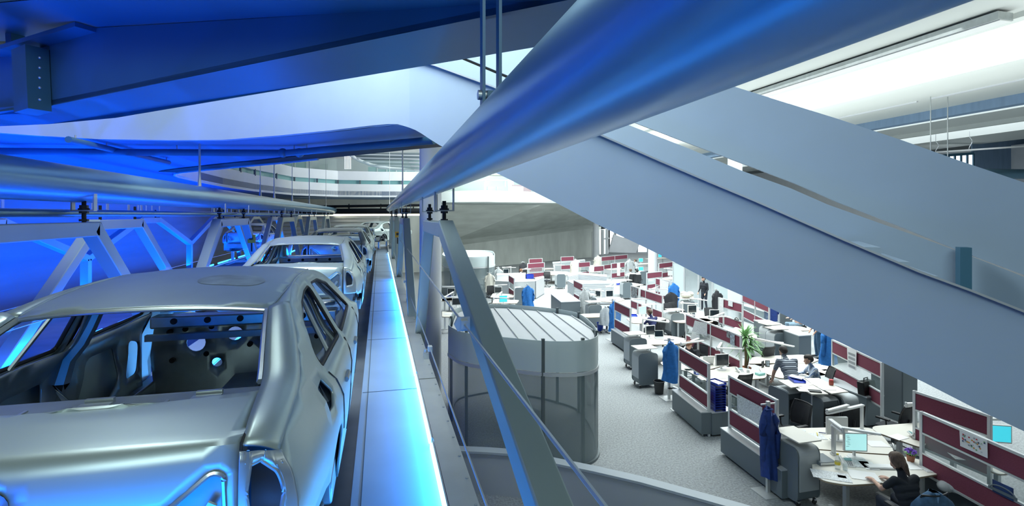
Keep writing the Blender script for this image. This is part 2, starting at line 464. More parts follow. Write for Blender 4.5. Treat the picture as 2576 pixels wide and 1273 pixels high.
# leaning man
J=dict(pelvis=(0,-.05,.93),chest=(.02,.22,1.27),neck=(.02,.34,1.42),head=(.02,.42,1.54),shl=(-.20,.24,1.35),shr=(.22,.24,1.35),ell=(-.30,.28,1.05),elr=(.30,.34,1.07),wrl=(-.30,.36,.82),wrr=(.26,.50,.82),hdl=(-.28,.46,.765),hdr=(.22,.62,.77),knl=(-.11,.0,.50),knr=(.11,-.02,.50),anl=(-.12,-.14,.10),anr=(.12,-.14,.10),toel=(-.13,.02,.045),toer=(.13,.02,.045))
J['pitch']=-.5
person('standing man in a dark striped polo shirt and jeans leaning on the desk, back turned',place(1970,884,1.54,J,R(-12)),R(-12),J,'shirt_stripe','denim','hair_dark',vox=.008)
J=sitJ(.14,.36,.2); J['pitch']=-.15
person('seated man in a pale blue striped shirt next to the leaning man',place(2033,905,1.21,J,R(62)),R(62),J,'shirt_pin','trousers','hair_dark',vox=.008,short=False)
J=sitJ(.20,.36,.2); J['pitch']=-.45
person('man in a navy sweater seen from behind at his desk between the burgundy partitions',place(1634,786,1.21,J,R(14)),R(14),J,'cloth_navy','trousers','hair_brown',vox=.011,short=False)
J=sitJ(.30,.34,.2); J['pitch']=-.8
person('person in black with reddish hair bowed over the desk behind the tall screen',place(1733,868,1.16,J,R(120),.96),R(120),J,'cloth_black','trousers','hair_red',vox=.012,scale=.96)
J=sitJ(.10,.36,.2)
person('person in a white shirt at the far desks, back turned, chair at left',place(1586,681,1.21,J,R(-8)),R(-8),J,'cloth_white','trousers','hair_brown',vox=.014,short=False)
person('dark-haired person in a white shirt next to the blue-lit monitor, far desks',place(1603,682,1.21,J,R(-25)),R(-25),J,'cloth_white','trousers','hair_dark',vox=.014,short=False)
person('person in white farthest away, before the round far column',place(1598,656,1.21,J,R(40)),R(40),J,'cloth_white','trousers','hair_brown',vox=.016,short=False)
person('red-haired person in a light top far off beside the black coat',place(1311,681,1.21,J,R(-60)),R(-60),J,'cloth_white','trousers','hair_red',vox=.014,short=False)
J=sitJ(.0,.36,.2)
person('seated person in light jeans, head hidden above the staircase edge',place(2008,774,1.21,J,R(80)),R(80),J,'skin','denim_light','hair_brown',vox=.012)
J=dict(pelvis=(0,0,.93),chest=(0,.03,1.32),neck=(0,.03,1.50),head=(0,.06,1.66),shl=(-.20,.02,1.42),shr=(.20,.02,1.42),ell=(-.27,.02,1.14),elr=(.27,.02,1.14),wrl=(-.25,.16,.95),wrr=(.25,.16,.95),knl=(-.12,.02,.50),knr=(.12,.04,.50),anl=(-.15,-.02,.09),anr=(.15,.0,.09),toel=(-.17,.14,.045),toer=(.17,.16,.045))
p=at(2058,902,0)
person('standing person in dark trousers, upper body hidden by the staircase',(p.x,p.y,0),R(60),J,'cloth_navy','denim','hair_dark',vox=.012)
p=at(1786,790,0)
person('dark figure standing behind the tall glass pane',(p.x+.3,p.y+.9,0),R(100),J,'cloth_black','trousers','hair_dark',vox=.014,short=False)
# ================================================================ SETTING
struct(MB().box((25,30,-.1),(110,100,.2)).build('floor','carpet'),'grey speckled carpet floor of the office hall')
# ---- left concrete wall, end wall
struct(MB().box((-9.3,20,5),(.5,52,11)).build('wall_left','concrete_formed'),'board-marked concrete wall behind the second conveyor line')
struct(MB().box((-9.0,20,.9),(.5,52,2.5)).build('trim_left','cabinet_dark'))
# end wall behind the conveyors, grey louvred cladding + ceiling lamp strip
m=MB()
for k in range(12): m.box((-4.5,41.6,2.6+k*.28),(9,.08,.2))
struct(m.build('wall_back_louvre','cabinet_light'))
struct(MB().box((-5.4,46,3),(20,.3,8)).build('wall_back','concrete'),'pale concrete end wall beyond the conveyor')
# ---- concrete wall of the office (lower upright part, upper leaning part)
a=at(1100,684,0); b=at(1500,645.5,0)
c1=V((a.x,a.y,2.1)); c2=V((b.x,b.y,3.5))
d1=atD(1085,440,40); d2=atD(1560,440,47)
n=(b-a).cross(V((0,0,1))).normalized()*-.4
if n.y<0: n=-n
struct(MB().ext([a,b,c2,c1],n).build('wall_far','concrete'),'pale concrete wall at the back of the office')
struct(MB().ext([c1,c2,d2,d1],(0,.5,.1)).build('wall_far_leaning','concrete_dark'),'leaning board-marked concrete wall above the office')
# band of low dark cabinets at foot of wall
# windows beyond
w0=at(1432,650,0); w1=at(1640,628,0)
for i,(xa,xb,ya,yb) in enumerate([(1440,1497,585,648),(1510,1530,578,640),(1536,1700,574,640)]):
    D=62 if i<2 else 70
    p=[atD(xa,yb,D),atD(xb,yb-2,D),atD(xb,ya-3,D),atD(xa,ya,D)]
    o=struct(MB().ext(p,(0,.2,0)).build('window_%d'%(i+1),'sky_glass'))
    m=MB()
    nn=5 if i==0 else (2 if i==1 else 6)
    for k in range(nn):
        f=(k+.3)/nn; q0=p[0].lerp(p[1],f); q1=p[3].lerp(p[2],f)
        q0=q0+V((0,-.3,0)); q1=q1+V((0,-.3,0))
        m.bar(q0,q1,.28,.28)
    q0=p[0].lerp(p[3],.62)+V((0,-.3,0)); q1=p[1].lerp(p[2],.62)+V((0,-.3,0)); m.bar(q0,q1,.15,.15)
    m.build('window_frame','alu',parent=o,kind='structure')
struct(MB().ext([atD(1496,640,63),atD(1512,640,63),atD(1512,570,63),atD(1496,570,63)],(0,1,0)).build('wall_pier','concrete'))
# white slanting ramp wall beyond
p=[atD(1545,590,66),atD(1610,612,66),atD(1600,636,66),atD(1532,634,66)]
tag(MB().ext(p,(0,.3,0)).build('white_ramp','white_paint'),'white sloping ramp wall seen beyond the far desks','ramp')
# ---- columns
def column(px,py,r,label,z1=11.0,d=None):
    p=at(px,py,0)
    o=MB().tube((0,0,0),(0,0,z1),r,32).build('column','white_paint',loc=p)
    tag(o,label,'column'); o['kind']='structure'
column(1083,1012,.29,'big round column right behind the nearest truss leg',z1=7.3)
column(1499,652,.33,'far round column in front of the bright windows')
column(1642,706,.34,'round column among the far desks under the stair edge')
column(1849,800,.33,'round column behind the burgundy screens by the glass room')
# ---- soffit and parapet of the upper floor
ZS=EYE+1.33
def sD(px,py): return at(px,py,ZS)
band=[(-260,322),(-60,330),(90,341),(250,350),(430,353),(560,352),(700,341),(830,328),(930,316)]
bandP=[sD(*q) for q in band]
# stair plane
Pl=atD(1105,365,7.2); Pr=atD(2500,1045,4.6)
Sd=V((Pr.x-Pl.x,Pr.y-Pl.y,0)).normalized(); Sn=V((-Sd.y,Sd.x,0))
if Sn.y<0: Sn=-Sn
def onB(px,py,off=0.0): return onplane(px,py,Pl+Sn*off,Sn)
xs=[1000,1105,1248,1387,1499,1665,1798,1910,2131,2321,2448,2576,2760]
bot=itp([1000,1040,1105,1248,1387,1499,1665,1798,1910,2131,2321,2448,2576,2760],[312,325,365,435,504,563,643,713,762,870,960,1025,1085,1172])
top=itp([960,1000,1040,1230,1515,1734,2001,2268,2509,2760],[143,143,150,213,340,435,547,665,755,860])
pl=[];z0=[];z1=[]
for q in bandP: pl.append((q.x,q.y)); z0.append(ZS); z1.append(ZS+.98)
for x in [975,1000,1015,1030,1045,1060,1080]+xs[1:]:
    q=onB(x,bot(x)); t=onB(x,top(x)); pl.append((q.x,q.y)); z0.append(q.z); z1.append(t.z)
stair=thing('staircase','long grey-white staircase sweeping down across the hall from the upper floor','staircase',(0,0,0))
k_=len(bandP)+4
MB().wall(pl[:k_],z0[:k_],z1[:k_],.14).build('landing_parapet','band_white',stair)
MB().wall(pl[k_-1:],z0[k_-1:],z1[k_-1:],.14).build('near_parapet','stair_paint',stair)
# thin cap on parapet
capm=MB()
for i in range(len(pl)-1): capm.bar((pl[i][0],pl[i][1]+.05,z1[i]+.01),(pl[i+1][0],pl[i+1][1]+.05,z1[i+1]+.01),.17,.02)
capm.build('parapet_cap','alu',stair)
def ribbon(xs,bf,tf,off,th,name,m):
    P=[];a=[];b=[]
    for x in xs:
        q=onB(x,bf(x),off); t=onB(x,tf(x),off); P.append((q.x,q.y)); a.append(q.z); b.append(t.z)
    return MB().wall(P,a,b,th).build(name,m,stair)
ctop=itp([1000,1120,1300,1590,1734,1862,1990,2081,2204,2402,2640],[85,132,207,318,374,428,474,514,558,629,722])
abot=itp([1000,1120,1290,1593,1734,1841,2001,2108,2268,2412,2576,2700],[75,125,195,307,361,401,462,509,571,630,691,735])
atop=itp([1000,1390,1857,2188,2482,2576,2700],[-65,70,221,325,428,459,500])
ribbon([1060,1120,1300,1500,1590,1734,1862,1990,2081,2204,2300,2402,2520,2640],lambda x:top(x)+45,ctop,1.5,.1,'far_parapet','stair_paint')
ribbon([1000,1120,1290,1450,1593,1734,1857,2001,2108,2268,2412,2576,2700],abot,atop,1.72,.12,'upper_panel','stair_paint')
m=MB(); p=onB(2424,720,1.3); q=onB(2424,622,1.3); m.bar(p-V((0,0,.5)),q,.1,.16,up=Sn); m.build('post','girder_paint',stair)
m=MB()
TR=[]
for k in range(9):
    x=2140+k*62
    q=onB(x,top(x)+6,.75); MB().box((q.x,q.y,q.z-.04-(.02*k)),(.34,1.3,.1),rz=math.atan2(Sd.y,Sd.x)).build('tread','stair_paint',stair)
# soffit slab with the lens opening
near=[sD(*q) for q in [(1100,366),(1000,375),(900,386),(800,396),(700,407),(600,416),(500,426),(455,431)]]
tip=[sD(*q) for q in [(440,434),(438,438),(448,443)]]
far=[sD(*q) for q in [(500,455),(560,467),(640,479),(740,489),(850,493),(960,494),(1050,494)]]
bp=[V((p[0],p[1]+.16,ZS)) for p in pl[:14]]
outl=[V((-9.2,bp[0].y,ZS))]+bp+near+tip+far+[V((far[-1].x+1,46,ZS)),V((-9.2,46,ZS))]
me=bmesh.new()
m=MB().ext(outl,(0,0,.35)); m.b.normal_update()
bmesh.ops.triangulate(m.b,faces=[f for f in m.b.faces if len(f.verts)>4])
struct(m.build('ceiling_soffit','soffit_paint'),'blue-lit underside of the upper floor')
# flat dark strip painting the less lit soffit band at the opening
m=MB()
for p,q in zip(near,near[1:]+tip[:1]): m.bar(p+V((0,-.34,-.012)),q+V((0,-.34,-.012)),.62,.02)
struct(m.build('shade_strip_opening','black_rubber'))
m=MB()
E2=near[3:]+tip+far
for p,q in zip(E2,E2[1:]): m.bar(p+V((0,0,.0)),q+V((0,0,.0)),.05,.12)
struct(m.build('trim_lip','white_paint'))
# sprinkler pipes under the soffit
t=thing('sprinkler_pipe','long dark pipe slung under the blue soffit with couplings','pipe',(0,0,0))
pp=[at(x,y,ZS-.14) for x,y in [(-120,379),(300,383),(720,385),(1092,353)]]
MB().path(pp,.065,12).build('pipe_run','girder_paint',t)
m=MB()
for p in (pp[2]+V((-.06,0,0)),pp[2]+V((.25,-.1,0))): MB().ball(p,.09).build('coupling','girder_paint',t)
for x,y in [(445,384),(772,381),(740,384)]:
    p=at(x,y,ZS-.14); MB().tube(p,p+V((0,0,.14)),.012,6).build('hanger','galvanised',t)
t=thing('sprinkler_pipe','short dark branch pipe slanting across the blue soffit','pipe',(0,0,0))
p=at(172,351,ZS-.1); q=at(424,409,ZS-.1)
MB().tube(p,q,.055,10).build('pipe_run','girder_paint',t)
for f in (.05,.3,.75,.97): g=p.lerp(q,f); MB().tube(g,g+V((0,0,.1)),.012,6).build('hanger','galvanised',t)
# ---- far balcony parapet round the opening
crv=[sD(*q) for q in [(448,441),(500,455),(560,467),(640,479),(740,489),(850,493),(960,494),(1060,494)]]
bz=ZS
bal=thing('balcony_parapet','white curved two-band parapet with a teal glass strip across the far opening','balcony',(0,0,0))
def off(P,d):
    o=[]
    for i,p in enumerate(P):
        t=(P[min(i+1,len(P)-1)]-P[max(i-1,0)]).normalized(); nn=V((-t.y,t.x,0)); o.append(p+nn*d)
    return o
C0=off(crv,.0);C1=off(crv,.25)
MB().wall([(p.x,p.y) for p in C0],bz,bz+.85,.12).build('lower_band','white_paint',bal)
MB().wall([(p.x,p.y) for p in C1],bz+.8,bz+1.15,.04).build('glass_strip','teal_glass',bal)
MB().wall([(p.x,p.y) for p in C0],bz+1.12,bz+1.75,.12).build('upper_band','white_paint',bal)
MB().wall([(p.x,p.y) for p in C1],bz+1.75,bz+2.6,.03).build('glass_balustrade','glass',bal)
for i in range(1,len(C0)-1):
    for f in (0,.5):
        p=C0[i].lerp(C0[i+1],f); MB().box((p.x,p.y+.1,bz+.98),(.1,.1,.36)).build('strut','mullion',bal)
# upper storey beyond: white wall, glazing, slatted canopy, column
struct(MB().box((-4,52,9),(46,.3,6)).build('wall_upper_back','white_paint'))
def upper_win(i,xa,xb,ya,yb,D,mm):
    p=[atD(xa,yb,D),atD(xb,yb,D),atD(xb,ya,D),atD(xa,ya,D)]
    o=struct(MB().ext(p,(0,.1,0)).build('window_%d'%i,mm))
    m=MB()
    for k in range(6):
        f=k/5; m.bar(p[0].lerp(p[1],f)+V((0,-.1,0)),p[3].lerp(p[2],f)+V((0,-.1,0)),.07,.07)
    m.build('window_frame','alu',parent=o,kind='structure')
upper_win(4,560,622,398,425,44,'sky_glass'); upper_win(5,628,772,394,432,46,'teal_glass'); upper_win(6,866,884,388,425,46,'sky_glass')
upper_win(7,925,1045,420,440,46,'teal_glass')
tag(MB().ext([atD(808,432,48),atD(824,432,48),atD(824,413,48),atD(800,413,48)],(0,.1,0)).build('wall_panel','concrete'),'small pale square panel on the white wall beyond the balcony','panel')
sl=thing('slatted_canopy','grey slatted canopy edge beyond the opening beside the big column','canopy',(0,0,0))
for k in range(5):
    y0=388+k*9; x0=884+k*11+(k*k)*1.5
    p=atD(x0,y0,40); q=atD(1080,y0+4,36)
    MB().bar(p,q,.12,.09).build('slat','white_paint',sl)
m=MB(); ed=[atD(x,y,40) for x,y in [(876,386),(900,402),(935,415),(985,424),(1060,428)]]
m.path(ed,.12,8); m.build('edge','white_paint',sl)
m=MB().ext([atD(880,386,41),atD(1090,386,39),atD(1090,428,39),atD(985,423,41),(ed[2]+V((0,1,.05))),(ed[1]+V((0,1,.05)))],(0,.2,.1)); m.build('back_panel','cabinet_grey',sl)
# slot of light and services under the far balcony
t=thing('service_pipe','dark service pipe run under the far balcony','pipe',(0,0,0))
for (a,b,r) in [((742,521),(1070,516),.1),((742,532),(1070,531),.2)]:
    MB().tube(atD(*a,39),atD(*b,37),r,10).build('pipe_run','black_steel',t)
for x in (878,958,1040): p=atD(x,513,38.5); q=atD(x,530,38.5); MB().tube(p,q,.05,6).ball(q,.18).build('clamp','black_steel',t)
m=MB(); m.tube(atD(752,541,40),atD(1075,540,38),.07,8)
tag(m.build('ceiling_lamp_strip','warm_lamp'),'thin warm white lamp strip glowing above the far cars','lamp')
# mezzanine with desks further right
mz=thing('mezzanine_edge','pale grey mezzanine parapet with glass above the leaning concrete wall','balcony',(0,0,0))
P=[atD(x,y,d) for x,y,d in [(1095,503,37),(1150,505,36),(1222,507,35),(1240,506,35.5),(1330,503,37),(1420,500,39)]]
MB().wall([(p.x,p.y) for p in P],EYE+.98,EYE+1.68,.15).build('parapet','mezz_paint',mz)
MB().wall([(p.x,p.y+.2) for p in P],EYE+1.68,EYE+2.7,.03).build('glass_balustrade','glass',mz)
MB().ext([V((p.x,p.y,EYE+.9)) for p in P]+[V((P[-1].x,50,EYE+.9)),V((P[0].x,50,EYE+.9))],(0,0,.1)).build('slab','mezz_paint',mz)
for i,(x,mm,lab) in enumerate([(1240,'cabinet_grey','grey cabinet'),(1262,'cabinet_grey','teal-shaded cabinet'),(1300,'cabinet_light','slatted pale cabinet')]):
    p=atD(x,470,40); tag(MB().box((p.x,p.y,EYE+1+.6),(.9,.5,1.2)).build('mezzanine_cabinet',mm),'%s on the mezzanine, %s along the glass balustrade'%(lab,['first','second','third'][i]),'cabinet')
p=atD(1312,468,41); tag(MB().box((p.x,p.y,EYE+1.75),(1.6,.06,1.3)).build('mezzanine_screen','burgundy'),'burgundy partition screen on the mezzanine behind the glass','office partition')
p=atD(1285,470,42); tag(MB().tube((p.x,p.y,EYE+1),(p.x,p.y,EYE+4.5),.25,20).build('mezzanine_column','white_paint'),'slim white column on the mezzanine','column')
p=atD(1245,452,41); tag(MB().box((p.x,p.y,EYE+2.75),(2.2,.8,.06)).box((p.x-.8,p.y,EYE+1.9),(.06,.6,1.7)).box((p.x+.8,p.y,EYE+1.9),(.06,.6,1.7)).build('mezzanine_table','laminate'),'white table on the mezzanine behind the glass','table')
# ---- right hall ceiling: skylights, beams
H=5.5; ZC=EYE+H
def slab(x0,x1,z0,z1,name,m,**k): return MB().box(((x0+x1)/2*H,27,(z0+z1)/2),((x1-x0)*H,66,z1-z0)).build(name,m,**k)
c=struct(slab(1.0,3.05,ZC,ZC+.3,'ceiling','ceiling_paint'),'pale hall ceiling with long skylights')
for a,b in [(3.9,5.15),(5.66,6.3),(6.95,8.2)]: slab(a,b,ZC,ZC+.3,'ceiling_panel','ceiling_paint',parent=c,kind='structure')
for a,b,z in [(3.05,3.12,ZC-.15),(3.84,3.94,ZC-.2),(5.1,5.2,ZC-.45),(5.22,5.27,ZC-.2),(5.6,5.66,ZC-.15),(6.3,6.36,ZC-.25),(6.9,6.98,ZC-.3)]:
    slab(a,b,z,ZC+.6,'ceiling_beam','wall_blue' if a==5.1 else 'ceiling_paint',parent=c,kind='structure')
for i,(a,b) in enumerate([(3.1,3.86),(5.25,5.62),(6.34,6.92)]):
    struct(slab(a,b,ZC+.45,ZC+.5,'window_skylight_%d'%(i+1),'sky_glass'))
m=MB()
for k in range(7): m.box((4.57*H,6+k*5.2,ZC-.03),(.10,4.6,.06))
struct(m.build('trim_ceiling_track','white_paint',parent=c))
m=MB(); p=atX(2530,40,16.2); q=atX(1830,262,16.2); z=(p.z+q.z)/2
lum=thing('linear_luminaire','long grey linear luminaire hung along the edge of the bright skylight','lamp',(0,0,0))
MB().bar(p,q,.55,.22).build('housing','galvanised',lum)
MB().bar(p+V((0,0,-.12)),q+V((0,0,-.12)),.42,.03).build('diffuser','lamp_white',lum)
for f in (.02,.5): g=p.lerp(q,f); MB().tube(g,(g.x,g.y,ZC),.008,6).build('suspension_wire','white_paint',lum)
# thin suspension wires and rods near the far right
for i,(x,ya,yb,d) in enumerate([(2341,285,384,24),(2384,285,395,24)]):
    a=atD(x,ya,d); b=atD(x,yb+25,d)
    tag(MB().tube(b,(a.x,a.y,ZC),.022,8).build('suspension_rod','galvanised'),['grey suspension rod hanging before the narrow skylight, closer to the staircase','pale suspension rod hanging before the narrow skylight, closer to the blue wall'][i],'rod')
for i,(x,y0,y1) in enumerate([(2354,356,386),(2439,345,377),(2515,270,302)]):
    m=MB(); pts=[]
    for k in range(12):
        f=k/11; pts.append(atD(x+5*math.sin(f*5)+f*4,y0+(y1-y0)*f,34))
    pts=[V((pts[0].x,pts[0].y,ZC))]+pts
    tag(m.path(pts,.02,6).build('lamp_cable','white_paint'),['wavy white cable hanging above the stair top edge','wavy white cable hanging before the blue concrete wall','wavy white cable hanging across the narrow skylight beam'][i],'cable')
struct(MB().box((47.5,28,5.2),(.3,64,10.4)).build('wall_right_hall','white_paint'),'pale side wall of the hall seen through the stair slot')
# blue-shaded far wall with window and pipe
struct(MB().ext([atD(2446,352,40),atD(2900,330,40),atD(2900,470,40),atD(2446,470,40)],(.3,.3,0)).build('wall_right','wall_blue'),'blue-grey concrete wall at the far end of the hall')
p=[atD(2370,430,39.8),atD(2448,430,39.8),atD(2448,386,39.8),atD(2370,392,39.8)]
o=struct(MB().ext(p,(.1,.1,0)).build('window_8','sky_glass'))
m=MB()
for f in (.2,.4,.6,.8,1): m.bar(p[0].lerp(p[1],f),p[3].lerp(p[2],f),.14,.14)
m.bar(p[3],p[2],.2,.2); m.build('window_frame','girder_paint',parent=o,kind='structure')
tag(MB().tube(atD(2440,437,37),atD(2900,440,37),.36,20).build('far_pipe','steel_tube'),'thick grey pipe below the far blue concrete wall','pipe')
tag(MB().bar(atD(2355,383,33),atD(2700,360,33),.12,.1).build('light_rail','lamp_white'),'thin pale light rail in front of the far blue wall','rail')
# ---- low curved wall in front of the booth
lw=[(1120,1118),(1160,1122),(1230,1125),(1310,1131),(1400,1152),(1500,1172),(1620,1199),(1750,1234),(1880,1270),(2000,1306),(2200,1370)]
P=[at(x,y,.78) for x,y in lw]
cw=thing('low_curved_wall','low curved grey wall with pale coping in front of the glass booth','wall',(0,0,0))
o=MB().wall([(p.x,p.y) for p in P],0,.74,-.16).build('wall_body','cabinet_light',cw)
MB().wall([(p.x,p.y) for p in P],.74,.78,-.20).build('coping','coping',cw)
# ---- the steel girder overhead
gA=atD(0,300,6.9); gB=atD(1390,85,3.75)
gd=V((gB.x-gA.x,gB.y-gA.y,0)).normalized(); gn=V((-gd.y,gd.x,0))
if gn.y<0: gn=-gn
N0=atD(107,268,6.1)
def onG(px,py,o=0.0): return onplane(px,py,N0+gn*o,gn)
gi=thing('girder','deep tapering steel girder crossing overhead, its underside lit blue','beam',(0,0,0))
web=[(100,272),(240,243),(700,148),(1200,46),(1470,-8),(1455,-5),(1000,23),(700,43),(390,62),(240,70),(100,120)]
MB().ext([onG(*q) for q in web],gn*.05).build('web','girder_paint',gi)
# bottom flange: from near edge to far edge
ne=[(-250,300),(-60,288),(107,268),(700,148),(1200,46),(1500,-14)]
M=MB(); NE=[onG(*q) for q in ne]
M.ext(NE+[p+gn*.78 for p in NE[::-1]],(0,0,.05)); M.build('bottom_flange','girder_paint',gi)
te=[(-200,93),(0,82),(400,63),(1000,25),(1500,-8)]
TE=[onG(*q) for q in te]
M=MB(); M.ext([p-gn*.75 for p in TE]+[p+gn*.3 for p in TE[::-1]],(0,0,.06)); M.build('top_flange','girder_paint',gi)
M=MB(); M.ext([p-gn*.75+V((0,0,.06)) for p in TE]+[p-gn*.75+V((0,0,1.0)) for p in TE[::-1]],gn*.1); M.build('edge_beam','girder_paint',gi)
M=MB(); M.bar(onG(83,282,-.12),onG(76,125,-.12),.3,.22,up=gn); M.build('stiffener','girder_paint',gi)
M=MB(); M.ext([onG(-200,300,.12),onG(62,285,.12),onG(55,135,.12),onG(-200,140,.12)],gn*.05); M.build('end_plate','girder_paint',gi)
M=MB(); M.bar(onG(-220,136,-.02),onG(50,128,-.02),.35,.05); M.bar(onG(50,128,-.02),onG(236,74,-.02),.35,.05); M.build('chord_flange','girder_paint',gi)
M=MB(); M.bar(onG(40,125,.1),onG(38,82,.1),.14,.14,up=gn); M.build('post','girder_paint',gi)
for (x,y) in [(100,145),(100,170),(100,195),(100,220),(100,250)]: MB().ball(onG(x,y,-.24),.014,8,6).build('bolt','galvanised',gi)
# ================================================================ CONVEYOR
DZ=2.95; CX0=-1.10; YR=1.80; PITCH=6.0
XL,XR=-3.26,.65
# decks
struct(MB().box((.13,17,DZ-.04),(.66,40,.08)).build('floor_walkway','deck'))
m=MB()
for k in range(14): m.box((.13,1.0+k*2.6,DZ+.0015),(.64,.012,.003))
m.box((-.13,17,DZ+.0015),(.008,40,.003))
struct(m.build('trim_walkway_joints','cabinet_dark'))
struct(MB().box((-1.2,17,DZ-.18),(2.0,40,.1)).build('floor_conveyor_bed','dark_deck'))
struct(MB().box((-2.55,17,DZ-.06),(.7,40,.1)).build('floor_walkway_far_side','deck'))
# edge beam + bolted edge plate
eb=thing('edge_beam','silver edge beam with bolted cover plates along the walkway','beam',(0,0,0))
MB().box((.56,17,DZ-.08),(.20,40,.26)).build('beam_body','alu_edge',eb)
for k in range(11):
    o=MB().box((.56,1.2+k*3.4,DZ+.065),(.2,3.37,.02)).build('cover_plate','alu_edge',eb)
    if k<4:
        m=MB()
        for j in range(9): m.tube((.635,-.3+k*3.4+j*.37,DZ+.073),(.635,-.3+k*3.4+j*.37,DZ+.082),.012,8)
        m.build('bolt_row','galvanised',o)
# glowing lamp strips at the deck edge: each a lamp
ORD='first second third fourth fifth sixth seventh eighth ninth tenth eleventh twelfth thirteenth fourteenth'.split()
def strips(x,y0,n,step,L,where,mm='cyan_lamp',z=DZ+.035,w=.02):
    for k in range(n):
        y=y0+k*step
        t=thing('lamp_strip','%s glowing lamp strip from the near end at %s'%(ORD[k],where),'lamp',(x,y,z),0,'lamp strips along %s'%where)
        MB().box((0,0,0),(w,L,.05)).build('tube','%s'%mm,t)
        MB().box((w*.8 if x>0 else -w*.8,0,0),(w*.6,L+.04,.07)).build('housing','alu',t)
strips(.435,1.6,14,2.0,1.9,'the foot of the walkway edge beam')
strips(-2.22,3,12,2.6,2.3,'the far side of the car line','blue_lamp')
# car bodies ride on p3
# ---- tubes
tag(MB().tube((XR,-2.5,5.445),(XR,44,5.445),.19,48).build('overhead_tube','steel_tube'),'big brushed steel tube running overhead to the vanishing point','pipe')
t=thing('overhead_tube','brushed steel tube above the far side of the car line','pipe',(0,0,0))
MB().tube((XL,-1,5.34),(XL,41,5.34),.2,40).build('tube','steel_tube',t)
MB().tube((XL-.12,-1,5.02),(XL-.12,41,5.02),.045,16).build('lower_pipe','steel_tube',t)
m=MB()
for y in (7.2,14,21,28): m.lathe([(.202,-.02),(.206,0),(.202,.02)],n=40).xf(Matrix.Identity(4))
m.b.free()
tag(MB().tube((-5.0,3,5.42),(-5.0,41,5.42),.16,24).build('overhead_tube','steel_tube'),'steel tube of the second conveyor line behind the first','pipe')
# rods
rodx=[(XL,502,6.33),(XL,655,10.5),(XL,690,10.5),(XL,735,10.5),(XL,778,10.5),(XL,820,10.5),(XR,1013,10.5),(XR,980,10.5),(XR,971,10.5)]
RL=['at the rounded tip of the opening','second in line across the white balcony','third in line, before the curved parapet','fourth in line across the white balcony','fifth in line across the white balcony','last in line, closest to the far cars','before the big column, thickest on the walkway side','between balcony and column, middle one','before the balcony, shortest on the walkway side']
for i,(X,px,zt) in enumerate(rodx):
    b=atX(px,520,X); zz=5.54 if X<0 else 5.63
    t=thing('hanger_rod','thin steel rod holding the tube, '+RL[i],'rod',(X,b.y,zz))
    MB().tube((0,0,.0),(0,0,zt-zz),.013 if i%2 else .02,8).build('rod','galvanised',t)
    MB().tube((0,0,0),(0,0,.22),.035,8,.02).build('socket','galvanised',t)
# ---- truss frames
def frame(label,X,y0,y1,la,lb,grp=None,lod=0,xa=None,xb=None,tw=.165,tubez=5.26):
    """beam y0..y1 at top; la/lb = (y,z) feet; xa/xb feet x"""
    xa=X if xa is None else xa; xb=X if xb is None else xb
    zt=4.92-tw/2
    t=thing('truss_frame',label,'frame',(X,(y0+y1)/2,zt),0,grp)
    L=lambda x,y,z: (x-X,y-(y0+y1)/2,z-zt)
    MB().bar(L(X,y0-.05,zt),L(X,y1+.05,zt),tw,tw).build('top_beam','truss_paint',t,bevel=.012)
    MB().bar(L(X,y0,zt+.03),L(xa,la[0],la[1]),tw,tw,up=(0,1,1)).build('leg','truss_paint',t,bevel=.012)
    MB().bar(L(X,y1,zt+.03),L(xb,lb[0],lb[1]),tw,tw,up=(0,-1,1)).build('leg','truss_paint',t,bevel=.012)
    for y in (y0+.12,y1-.12):
        h=MB()
        for s in (-1,1): h.bar(L(X+s*.105,y,5.05),L(X+s*.105,y,tubez+.12),.014,.07,up=(0,1,0))
        h.bar(L(X-.11,y,5.05),L(X+.11,y,5.05),.08,.014)
        ho=h.build('hanger','galvanised',t)
        b=MB().tube(L(X,y,4.9),L(X,y,5.16),.022,10)
        if lod==0:
            b.tube(L(X,y,5.057),L(X,y,5.075),.055,14).tube(L(X,y,5.075),L(X,y,5.11),.042,6).tube(L(X,y,5.02),L(X,y,5.043),.045,6).tube(L(X,y,4.93),L(X,y,4.955),.045,6)
        b.build('bolt','black_steel',ho)
    return t
G='frames on the walkway side of the car line'
nr=frame('nearest of the grey frames beside the walkway, its leg slanting down past the glass booth',.71,5.75,7.75,(.35,3.12),(9.0,2.75),G,xa=.73,xb=.66)
# lug for the guard cable
lp=atX(1172,815,.60); lo_=V(nr.location)
q=lp-lo_
MB().ext([q+V((-.06,0,.05)),q+V((.03,0,.05)),q+V((.03,0,-.05)),q+V((-.06,0,-.05)),q+V((-.085,0,0))],(0,.02,0)).build('cable_lug','alu',nr)
nm=['second','third','fourth','fifth']
for k,yb in enumerate([12.6,19.8,27]):
    frame('%s grey frame along the walkway counting from the near end'%nm[k],.62,yb,yb+2.2,(yb-2.4,2.9),(yb+4.6,2.9),G,lod=k>1)
G='frames on the far side of the car line'
nm=['nearest','second','third','fourth','fifth']
for k in range(5):
    yb=4.7+7*k
    frame('%s frame of the row just behind the car bodies'%nm[k],XL+.06,yb,yb+2.2,(yb-2.1,2.95),(yb+4.3,2.95),G,lod=k>2,tubez=5.16)
G='frames of the second conveyor line'
for k in range(4):
    yb=9.9+7*k
    frame('%s frame of the blue-lit middle row on the second conveyor line'%nm[k],-4.5,yb,yb+1.5,(yb-2.4,3.0),(yb+3.9,3.0),G,lod=1)
for k in range(4):
    yb=10.5+7*k
    t=frame('%s frame of the back row against the blue concrete wall'%nm[k],-6.85,yb,yb+1.2,(yb-2.9,3.95),(yb+4.1,3.95),G,lod=1)
    MB().bar((0,3.5,-.9),(0,3.5,-1.95),.165,.165,up=(0,1,0)).build('stub_post','truss_paint',t)
